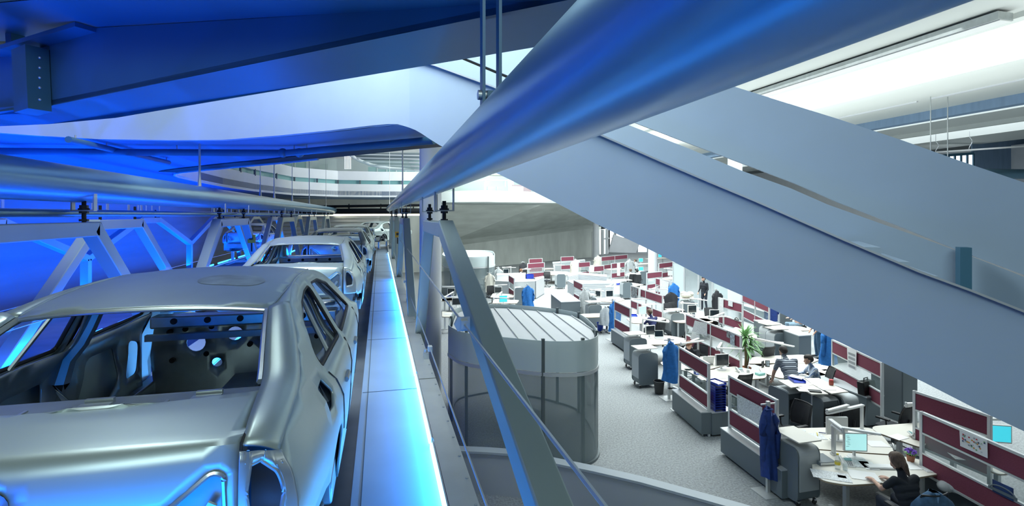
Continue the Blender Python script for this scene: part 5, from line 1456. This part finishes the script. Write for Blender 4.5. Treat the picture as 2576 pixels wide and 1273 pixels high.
for a in [(2096,1142,(2217,1093),None,'white lamp arm reaching over the lit monitor, one of two on the near post'),
 (2168,1083,(2080,1040),(2134,1019),'V-shaped white lamp on the desk joined behind the woman'),
 (2330,1070,(2279,1022),(2368,1014),'V-shaped white lamp before the burgundy partition at lower right'),
 (2470,1090,(2452,1060),(2522,1054),'white lamp by the cyan-lit monitor'),
 (1815,905,(1803,880),(1868,878),'V-shaped lamp above the black monitor'),
 (1756,893,(1713,868),(1770,857),'V-shaped lamp over the bowed person behind the tall screen'),
 (1968,905,(1900,855),(1998,872),'long white lamp left of the two men'),
 (1604,790,(1588,754),(1627,753),'white lamp at the poster partition'),
 (1640,795,(1614,769),(1652,765),'white lamp above the navy-clad man'),
 (1617,840,(1617,806),(1683,811),'flat white lamp above the two laptops'),
 (1717,788,(1711,765),(1755,764),'white lamp left over the dark monitor by the glass room'),
 (1762,780,(1736,753),(1779,756),'white lamp under the glass room'),
 (1820,820,(1783,800),(1827,796),'bent white lamp below the staircase'),
 (1511,752,(1484,731),(1520,733),'white lamp left of the light blue coats'),
 (1540,738,(1523,723),(1558,720),'white lamp over the slatted counter'),
 (1655,745,(1632,729),(1681,728),'white lamp at the partition with the white sheet'),
 (1690,690,(1670,677),(1695,677),'white lamp by the frosted pane'),
 (1250,742,(1243,720),(1276,716),'white lamp at the second booth, before the pale counter'),
 (1262,760,(1240,752),(1280,750),'white lamp over the cyan monitor'),
 (1150,745,(1112,723),(1155,720),'white lamp between column and truss leg, rear one'),
 (1140,760,(1112,751),(1160,746),'white lamp between column and truss leg, front one'),
 (1285,688,(1263,674),(1298,673),'white lamp on the cream board desk'),
 (1330,690,(1312,679),(1336,677),'white lamp beside the red-haired worker'),
 (1395,690,(1393,668),(1420,667),'white lamp near the lone rolling cabinet'),
 (1530,668,(1512,655),(1532,652),'white lamp under the longest far partition')]:
    lamp2(*a)
t=lamp2(2098,1144,(2121,1087),(2088,1055),'second white lamp arm bent upwards on the near post',h=.52)
# ---------------------------------------------------------------- coat stands and coats
def hang(px,ptop,pbase,mm,w,h,label,slabel,seed,rz=0,dx=0):
    coat_stand(px,pbase,slabel); p=at(px,pbase,0)
    coat(V((p.x+dx,p.y-.08,1.56)),w,h,mm,label,seed,rz)
hang(1932,1004,1240,'coat_navy',.27,1.22,'long dark blue work coat on the nearest stand','nearest coat stand, before the drawing-sheet partition',3,dx=-.06)
hang(1683,845,1003,'coat_blue',.40,1.05,'blue work coat on the stand in the aisle beside the black bin','coat stand beside the black bin',5)
hang(1541,748,855,'coat_blue',.38,1.2,'light blue coats on the stand behind the blue bin','coat stand behind the blue bin',7,dx=.05)
hang(1469,713,812,'coat_grey',.45,1.1,'grey coat beside the narrow slatted-counter partition','coat stand by the narrow slatted-counter partition',9)
hang(1692,705,790,'coat_blue',.50,1.2,'light blue coat near the glass room','coat stand near the glass room',11)
hang(1801,738,818,'coat_black',.45,1.3,'black coat on the stand below the glass room','coat stand with a black coat below the glass room',13)
hang(2079,845,950,'coat_blue',.50,1.15,'bright blue coat left of the calendar partition','coat stand at the calendar partition',15)
hang(1937,766,848,'coat_navy',.55,.85,'dark blue jacket under the stair edge by the long counter','coat stand under the stair edge',17)
hang(1327,725,800,'coat_blue',.50,1.0,'light blue coat at the booth roof','coat stand at the booth roof',19)
hang(1231,682,755,'coat_cream',.5,1.05,'cream coat by the smaller glass booth','coat stand by the smaller glass booth',21)
hang(1253,673,735,'coat_grey',.5,1.0,'grey coat left of the cream board desk','coat stand left of the cream board desk',23)
hang(1315,652,715,'coat_black',.5,1.0,'black coat against the concrete wall','coat stand against the concrete wall',25)
hang(1447,658,705,'coat_cream',.75,1.1,'bulky white coats above the slatted counter','coat stand above the slatted counter',27)
hang(1503,635,690,'coat_cream',.6,1.1,'cream coat in front of the far column','coat stand in front of the far column',29)
hang(1583,655,705,'coat_grey',.7,1.1,'grey coats behind the white-shirted people','coat stand behind the white-shirted people',31)
p=at(1530,842,0); coat(V((p.x-.1,p.y+.1,1.15)),.4,.75,'coat_grey','grey coat hung over the chair beside the blue bin',33,sleeves=False)
p=at(1688,800,0); t=coat(V((p.x,p.y,1.25)),.62,.85,'coat_black','black jacket draped over the chair by the glass room',35,sleeves=False)
l_,r_=SEAT[0]; bk=l_+Matrix.Rotation(r_,3,'Z')@V((0,-.33,0)); t=coat(V((bk.x,bk.y,1.07)),.62,.75,'denim','denim jacket draped over the chair of the woman',37,rz=r_,sleeves=False,name='jacket')
# bins
bin_(1658,990,'black_plastic','black waste bin beside the aisle rolling cabinet'); bin_(1510,832,'blue_bin','blue waste bin beside the chair with coats'); bin_(1580,905,'black_plastic','black bin hidden behind the rear aisle rolling cabinet'); bin_(1468,835,'blue_bin','blue bin behind the white-topped cabinet')
# letter trays: the stack on S1's base end
t,p,q,a,L=SCR['S1']
e=at(1783,914,1.65); bx=e+V((.42,-.05,0))
block_=thing('cabinet','grey return cabinet carrying the tower of blue trays','cabinet',(e.x+.32,e.y+.14,0))
MB().box((0,0,.29),(.55,.40,.50)).build('body','cabinet_grey',block_,bevel=.006); MB().box((0,0,.545),(.57,.42,.02)).build('top','alu',block_)
nm=['lowest','second lowest','third from below','fourth from below','fifth from below','sixth from below','seventh from below','eighth from below','ninth from below','topmost']
for k in range(10): tray((e.x+.27,e.y+.10,.555+k*.058),R(-4),'%s blue letter tray of the tower at the burgundy partition'%nm[k],'blue letter trays in the tower')
tray((e.x+.27,e.y+.1,.555+.58+.01),R(9),'tilted blue tray with white paper crowning the tower','blue letter trays in the tower')
tag(MB().box((0,0,.012),(.2,.28,.02)).build('paper_pile','paper',loc=(e.x+.27,e.y+.1,.555+.60),rz=R(12)),'white paper in the crowning blue tray of the tower','paper')
for i,(x,y,z,lab) in enumerate([(2004,958,1.14,'purple-blue tray with loose white sheets on the rolling cabinet tops'),(1556,716,DT,'blue tray before the poster partition'),(1562,715,DT,'blue tray right of the other before the poster partition'),(1675,691,DT,'blue tray by the lit monitor near the frosted pane'),(1307,731,DT,'lower blue tray on the small desk before the pale counter'),(1128,748,DT,'blue tray left of the truss leg'),(1594,795,DT,'little blue tray of the navy-clad man')]):
    p=at(x,y,z); tray((p.x,p.y,z),R(-20),lab,'single blue trays')
p=at(1307,731,DT); tray((p.x,p.y,DT+.06),R(-8),'upper blue tray on the small desk before the pale counter','single blue trays')
t=thing('crate','blue crate standing on the pale counter','crate',at(1332,701,1.08)); MB().box((0,0,.02),(.45,.3,.03)).box((-.22,0,.14),(.015,.3,.26)).box((.22,0,.14),(.015,.3,.26)).box((0,-.15,.14),(.45,.015,.26)).box((0,.15,.14),(.45,.015,.26)).build('shell','blue_tray',t)
# ---------------------------------------------------------------- small things on the near desks
paper(2004,950,R(25),'white sheets lying loose in the purple-blue tray',.21,.3,z=1.17,th=.02)
phone(2130,1168,R(-25),'grey telephone beside the water bottle on the desk of the woman'); phone(2300,1100,R(60),'silver telephone on the desk left of the nearest right partition'); phone(1862,935,R(-10),'light telephone right of the black monitor')
def thing1(name,label,cat,px,py,parts,z=DT,rz=0):
    t=thing(name,label,cat,at(px,py,z),rz)
    for n_,m_,mb in parts: mb.build(n_,m_,t)
    return t
def bottle(px,py,label,cap='yellow',z=DT):
    thing1('water_bottle',label,'bottle',px,py,[('body','clear_plastic',MB().lathe([(0,0),(.04,0),(.042,.02),(.042,.17),(.02,.22),(.016,.24)],n=18)),('cap',cap,MB().tube((0,0,.238),(0,0,.262),.018,12)),('label',cap,MB().lathe([(.0432,.08),(.0432,.13)],n=18))],z)
bottle(2107,1180,'clear water bottle with yellow cap in front of the telephone'); bottle(1882,945,'clear plastic bottle beside the yucca','paper')
thing1('glass_tumbler','clear drinking glass by the water bottle','glass',2126,1183,[('cup','clear_plastic',MB().lathe([(0,0),(.035,0),(.04,.11),(.037,.11),(.032,.008),(0,.008)],n=18))])
thing1('keyboard','pale keyboard under the hands of the woman','keyboard',2215,1176,[('case','light_plastic',MB().box((0,0,.012),(.44,.16,.022))),('keys','paper',MB().box((0,0,.026),(.41,.13,.008)))],rz=R(-18))
thing1('ring_binder','dark grey ring binder at the corner of the desk of the woman','binder',2066,1160,[('cover','cabinet_grey',MB().box((0,0,.03),(.30,.32,.055))),('page_block','paper',MB().box((.01,-.005,.03),(.285,.322,.035)))],rz=R(-8))
thing1('mini_printer','white charging station with a cup-shaped top on the rear desk','device',2018,1102,[('body','light_plastic',MB().box((0,0,.03),(.26,.16,.05)).box((.14,.03,.02),(.08,.1,.035))),('box_top','light_plastic',MB().prism(rnd([(-.06,-.05),(.06,-.05),(.06,.05),(-.06,.05)],.03),.055,.15))],rz=R(-40))
thing1('flower_pot','purple potted flower beside the nearest right partition','plant',2291,1160,[('pot','terracotta',MB().lathe([(0,0),(.05,0),(.068,.11),(.06,.11),(.05,.09),(0,.09)],n=18))])
m=MB()
for k in range(40):
    a=random.random()*2*PI;r_=.085*random.random()**.5; m.ball((r_*math.cos(a),r_*math.sin(a),.16+.05*(1-(r_/.085)**2)+random.uniform(-.01,.01)),.017,6,5)
o=[x for x in bpy.data.objects if x.name.startswith('flower_pot')][0]; m.build('blossoms','flower_purple',o,kind='stuff')
m=MB()
for k in range(16):
    a=2*PI*k/16; m.path([(0,0,.1),(.05*math.cos(a),.05*math.sin(a),.14),(.10*math.cos(a),.10*math.sin(a),.13)],[.004,.016,.003],5)
m.build('leaves','leaf',o,kind='stuff')
for x,y,r_,w,h,mm,lab in [(2090,1197,-35,.55,.30,'paper_print','large printed drawing at the rounded front of the nearest desk'),(2118,1200,-35,.12,.09,'poster_dark','small dark picture on the printed drawing'),(2172,1197,-32,.42,.32,'paper','open white notebook before the keyboard'),(2160,1163,-28,.30,.40,'paper_print','papers with an orange print beside the telephone'),(2186,1172,-24,.21,.30,'paper','white sheets between monitor and keyboard'),(2345,1180,-14,.34,.22,'paper_print','form lying at the right tip of the nearest desk'),(2290,1172,-14,.21,.28,'paper','white sheets behind the ponytail'),(2050,1098,-20,.34,.28,'paper_print','open folder with a yellow pen on the rear desk'),(2150,1090,-10,.6,.2,'paper','white papers beneath the V-shaped lamp'),(2205,1117,-18,.34,.26,'paper','white pad right of the lit monitor'),(1975,1085,10,.30,.21,'paper','white sheets at the end of the nearest left partition'),(2260,1100,8,.3,.21,'paper','white paper left of the silver telephone'),(2430,1150,-30,.45,.3,'paper_print','papers seen in the gap of the nearest right partition'),(2478,1165,-30,.28,.1,'paper','slip of paper with a yellow marker beyond the partition gap'),(1810,948,-5,.36,.26,'paper_print','papers before the black monitor'),(1775,952,-5,.35,.25,'paper','paper sheets at the letter tray tower'),(2060,930,10,.4,.3,'paper','papers in front of the seated man'),(2085,932,0,.34,.2,'paper','white pad on the rounded tip behind the seated man'),(2010,935,15,.3,.22,'paper_print','papers under the leaning man'),(1640,803,0,.3,.2,'paper','papers of the navy-clad man'),(1690,855,0,.5,.2,'paper_print','papers right of the white laptop'),(1700,790,5,.5,.25,'paper','papers below the black jacket'),(1540,757,0,.4,.25,'paper','papers on the desk with two dark monitors'),(1400,687,0,.6,.3,'paper','papers beside the lone rolling cabinet'),(1265,742,0,.4,.25,'paper','papers on the desk at the second booth'),(1130,790,0,.4,.25,'paper_print','papers on the desk corner by the column'),(1735,908,0,.3,.22,'paper','papers before the grey laptop')]:
    paper(x,y,R(r_),lab,w,h,mm=mm,th=.006)
for x,y,r_,mm,lab in [(2056,1093,50,'yellow','yellow marker pen on the open folder'),(2070,1090,-30,'coat_navy','blue pen beside the open folder'),(2474,1167,20,'yellow','yellow marker beyond the gap of the nearest right partition')]:
    p=at(x,y,DT+.012); tag(MB().tube((-.07,0,.008),(.07,0,.008),.008,8).build('pen',mm,loc=p,rz=R(r_)),lab,'pen')
thing1('mint_box','mint green box at the rounded tip of the desk','box',1912,943,[('box','mint',MB().box((0,0,.03),(.22,.15,.06)))],rz=R(10))
thing1('stapler','blue desk caddy by the letter tray tower','stationery',1748,941,[('body','blue_tray',MB().box((0,0,.06),(.05,.04,.12)).box((.05,-.06,.012),(.12,.08,.02)))])
thing1('picture_frame','pair of photo frames before the leaning man','photo frame',1925,924,[('frame','black_plastic',MB().box((-.08,0,.09),(.14,.02,.18),rz=.5).box((.1,.03,.09),(.12,.02,.17),rz=-.4)),('photo','poster_photo',MB().box((-.086,-.012,.09),(.11,.004,.14),rz=.5).box((.095,.017,.09),(.09,.004,.13),rz=-.4))])
thing1('jam_jar','jam jar with red lid on the rolling cabinet tops','jar',2091,968,[('body','jam',MB().lathe([(0,0),(.045,0),(.048,.02),(.048,.085),(.04,.10)],n=16)),('lid','red_tag',MB().tube((0,0,.10),(0,0,.12),.044,16))],z=1.14)
thing1('paper_cup','brown cup in the open rolling cabinet','cup',1976,1012,[('cup','brown_cup',MB().lathe([(0,0),(.03,0),(.042,.10),(.038,.10),(.028,.01)],n=16))],z=.53)
# flat flap tops of the middle cluster
for i,(px,lab) in enumerate([([(1958,957),(2021,951),(2046,968),(1990,975)],'left flap top of the cluster with the purple-blue tray'),([(2024,951),(2060,951),(2134,985),(2092,990),(2046,968)],'right flap top of the cluster with the jam jar'),([(2004,972),(2046,969),(2084,991),(2042,991)],'front flap top of the cluster, black gadget on it')]):
    P=[at(x,y,1.135) for x,y in px]; c=sum(P,V((0,0,0)))/len(P)
    t=thing('standing_desk',lab,'standing desk',(c.x,c.y,0)); MB().prism(rel(P,c),1.112,1.135).build('desktop','laminate',t); MB().box((0,.0,.56),(.035,.035,1.1)).build('post','alu',t); MB().box((0,0,.02),(.3,.3,.03)).build('foot','cabinet_dark',t)
thing1('gadget','flat black gadget on the front flap top','device',2050,985,[('body','black_plastic',MB().box((0,0,.012),(.24,.14,.022)))],z=1.136,rz=R(-30))
paper(2080,978,R(-12),'white sheet with a name card on the right flap top',.3,.2,z=1.136,mm='paper_print'); paper(2025,982,R(-25),'white sheet on the front flap top',.3,.2,z=1.136)
# briefcase, bag, printer
t=thing('briefcase','black leather briefcase on the low grey cabinet','briefcase',at(2180,990,DT+.005),R(12))
MB().ext([(-.24,-.09,0),(.24,-.09,0),(.22,-.05,.30),(-.22,-.05,.30)],(0,.16,0)).build('body','leather_black',t,bevel=.02)
MB().ext([(-.23,-.10,.12),(.23,-.10,.12),(.22,-.06,.315),(-.22,-.06,.315)],(0,.012,0)).build('flap','leather_black',t,bevel=.005)
MB().path([(-.08,.02,.30),(-.07,.02,.37),(.07,.02,.37),(.08,.02,.30)],.012,8).build('handle','leather_black',t); MB().box((0,-.105,.16),(.05,.012,.04)).build('clasp','chrome',t)
thing1('cloth_bag','grey cloth bag flopped on the dark low cabinet','bag',2410,1232,[('body','coat_grey',MB().ball((0,0,.09),(.30,.2,.11),18,12).ball((.22,-.12,.06),(.16,.12,.07)).ball((-.2,.1,.07),(.14,.12,.08))),('lining','cloth_black',MB().ball((.12,-.20,.05),(.22,.10,.06)))],z=.53,rz=R(20))
t=thing('printer','light grey printer on the floor behind the nearest left partition','printer',at(1945,1010,.55)-V((0,0,.55)))
MB().box((0,0,.28),(.42,.40,.52)).build('body','grey_plastic',t,bevel=.02); MB().box((0,0,.55),(.34,.3,.025)).build('lid','light_plastic',t)
# cream cloth
t=thing('cloth_bundle','crumpled cream cloth on the rolling cabinet by the glass room','cloth',at(1727,748,1.16)); MB().ball((0,0,.10),(.30,.22,.12),16,10).ball((.15,-.06,.16),(.17,.15,.12)).ball((-.12,.05,.18),(.16,.14,.10)).ball((.2,-.1,-.02),(.12,.1,.12)).build('folds','coat_cream',t)
# yucca
p=at(1884,950,0)+V((0,.15,0)); t=thing('yucca_plant','tall spiky green yucca between the desks','plant',p)
MB().lathe([(0,0),(.13,0),(.17,.28),(.155,.28),(.14,.25),(0,.25)],n=20).build('pot','terracotta',t)
MB().path([(0,0,.2),(.02,0,.6),(-.01,.01,1.0),(0,0,1.25)],[.045,.04,.036,.03],10).build('trunk','plant_stem',t)
MB().path([(.06,.03,.2),(.12,.03,.5),(.14,.0,.85)],[.03,.027,.022],8).build('trunk','plant_stem',t)
m=MB(); rr=random.Random(4)
for cx,cy,cz,nn,LL in [(0,0,1.20,80,.66),(.14,0,.84,54,.55),(-.06,0,.95,46,.60)]:
    for k in range(nn):
        a=rr.random()*2*PI; el=rr.uniform(-.1,1.35); L=LL*rr.uniform(.7,1.1)
        d=V((math.cos(a)*math.cos(el),math.sin(a)*math.cos(el),math.sin(el))); sdv=V((-math.sin(a),math.cos(a),0))
        pts=[]
        for j in range(7):
            f=j/6; q=V((cx,cy,cz))+d*L*f+V((0,0,-.55*L*f*f*(1.2-el*.5))); wd=.026*math.sin(PI*min(1,.12+f*.88))
            pts.append([q-sdv*wd,q+V((0,0,-.004)),q+sdv*wd])
        m.grid(pts)
m.build('foliage','leaf',t,kind='stuff',smooth=80)
# ================================================================ LIGHT
W=bpy.data.worlds.new('world'); S.world=W; W.use_nodes=True
bg=W.node_tree.nodes['Background']; bg.inputs[0].default_value=(.62,.82,.90,1); bg.inputs[1].default_value=.045
def area(name,loc,rot,sx,sy,energy,col,spread=180):
    l=bpy.data.lights.new(name,'AREA'); l.shape='RECTANGLE'; l.size=sx; l.size_y=sy; l.energy=energy; l.color=col; l.spread=R(spread)
    o=bpy.data.objects.new(name,l); COL.objects.link(o); o.location=loc; o.rotation_euler=rot; return o
# daylight from the hall's rooflights, together with added fill lights
def aim(o,t): o.rotation_euler=(V(t)-o.location).to_track_quat('-Z','Y').to_euler()
area('rooflight_daylight',(13,26,10.3),(0,0,0),12,30,6000,(.93,1,.99),132)
area('rooflight_daylight_far',(16,48,10.3),(0,0,0),24,20,3000,(.94,1,.99),140)
o=area('fill_far_wall',(7,33,10.3),(0,0,0),5,12,2400,(.93,1,.97)); aim(o,(9,50,3.5))  # added wash that brightens the far concrete wall
area('fill_conveyor',(-1.0,6.3,10.2),(0,0,0),4,1.6,620,(.86,.99,1))  # added fill for the landing band, upper stair and car tops
o=area('fill_behind',(-.3,-4.5,9.2),(0,0,0),6,3,300,(.80,1,.98)); aim(o,(0,6,4.5))  # added fill from behind the camera for car tops and truss legs
o=area('upper_floor_daylight',(-2,38,10.4),(0,0,0),16,12,650,(.9,1,.99))
o=area('fill_ceiling',(20,18,8.6),(PI,0,0),10,36,950,(.95,1,.97))  # added upward fill that brightens the hall ceiling
# blue lamp strips along the conveyor lines, plus an added tail fill
BL=(.0,.10,1.0)
o=area('blue_strip_near',(-2.6,7,3.1),(0,0,0),.3,16,380,BL); o.rotation_euler=(PI,0,0)
o=area('blue_strip_second',(-4.3,16,3.1),(0,0,0),.4,26,1500,BL); o.rotation_euler=(0,R(118),0)
o=area('blue_strip_back',(-7.0,16,3.1),(0,0,0),.4,26,1100,BL); o.rotation_euler=(PI,R(-15),0)
o=area('blue_fill_tail',(-1.1,.6,3.05),(0,0,0),2.2,.5,50,(0,.22,1.0)); aim(o,(-1.1,2.6,4.6))  # added blue fill for the tail face below the trunk crest
o=area('blue_strip_walk',(.42,8,3.07),(0,0,0),.06,18,170,(.01,.30,1.0)); o.rotation_euler=(0,R(62),0)
S.view_settings.view_transform='Standard'; S.view_settings.look='None'; S.view_settings.gamma=1; S.view_settings.exposure=0
try: S.view_settings.use_curve_mapping=False
except Exception: pass
S.cycles.use_denoising=True
S.cycles.max_bounces=6; S.cycles.diffuse_bounces=3; S.cycles.glossy_bounces=3; S.cycles.transmission_bounces=4; S.cycles.transparent_max_bounces=16
S.cycles.caustics_reflective=False; S.cycles.caustics_refractive=False
S.cycles.sample_clamp_indirect=4
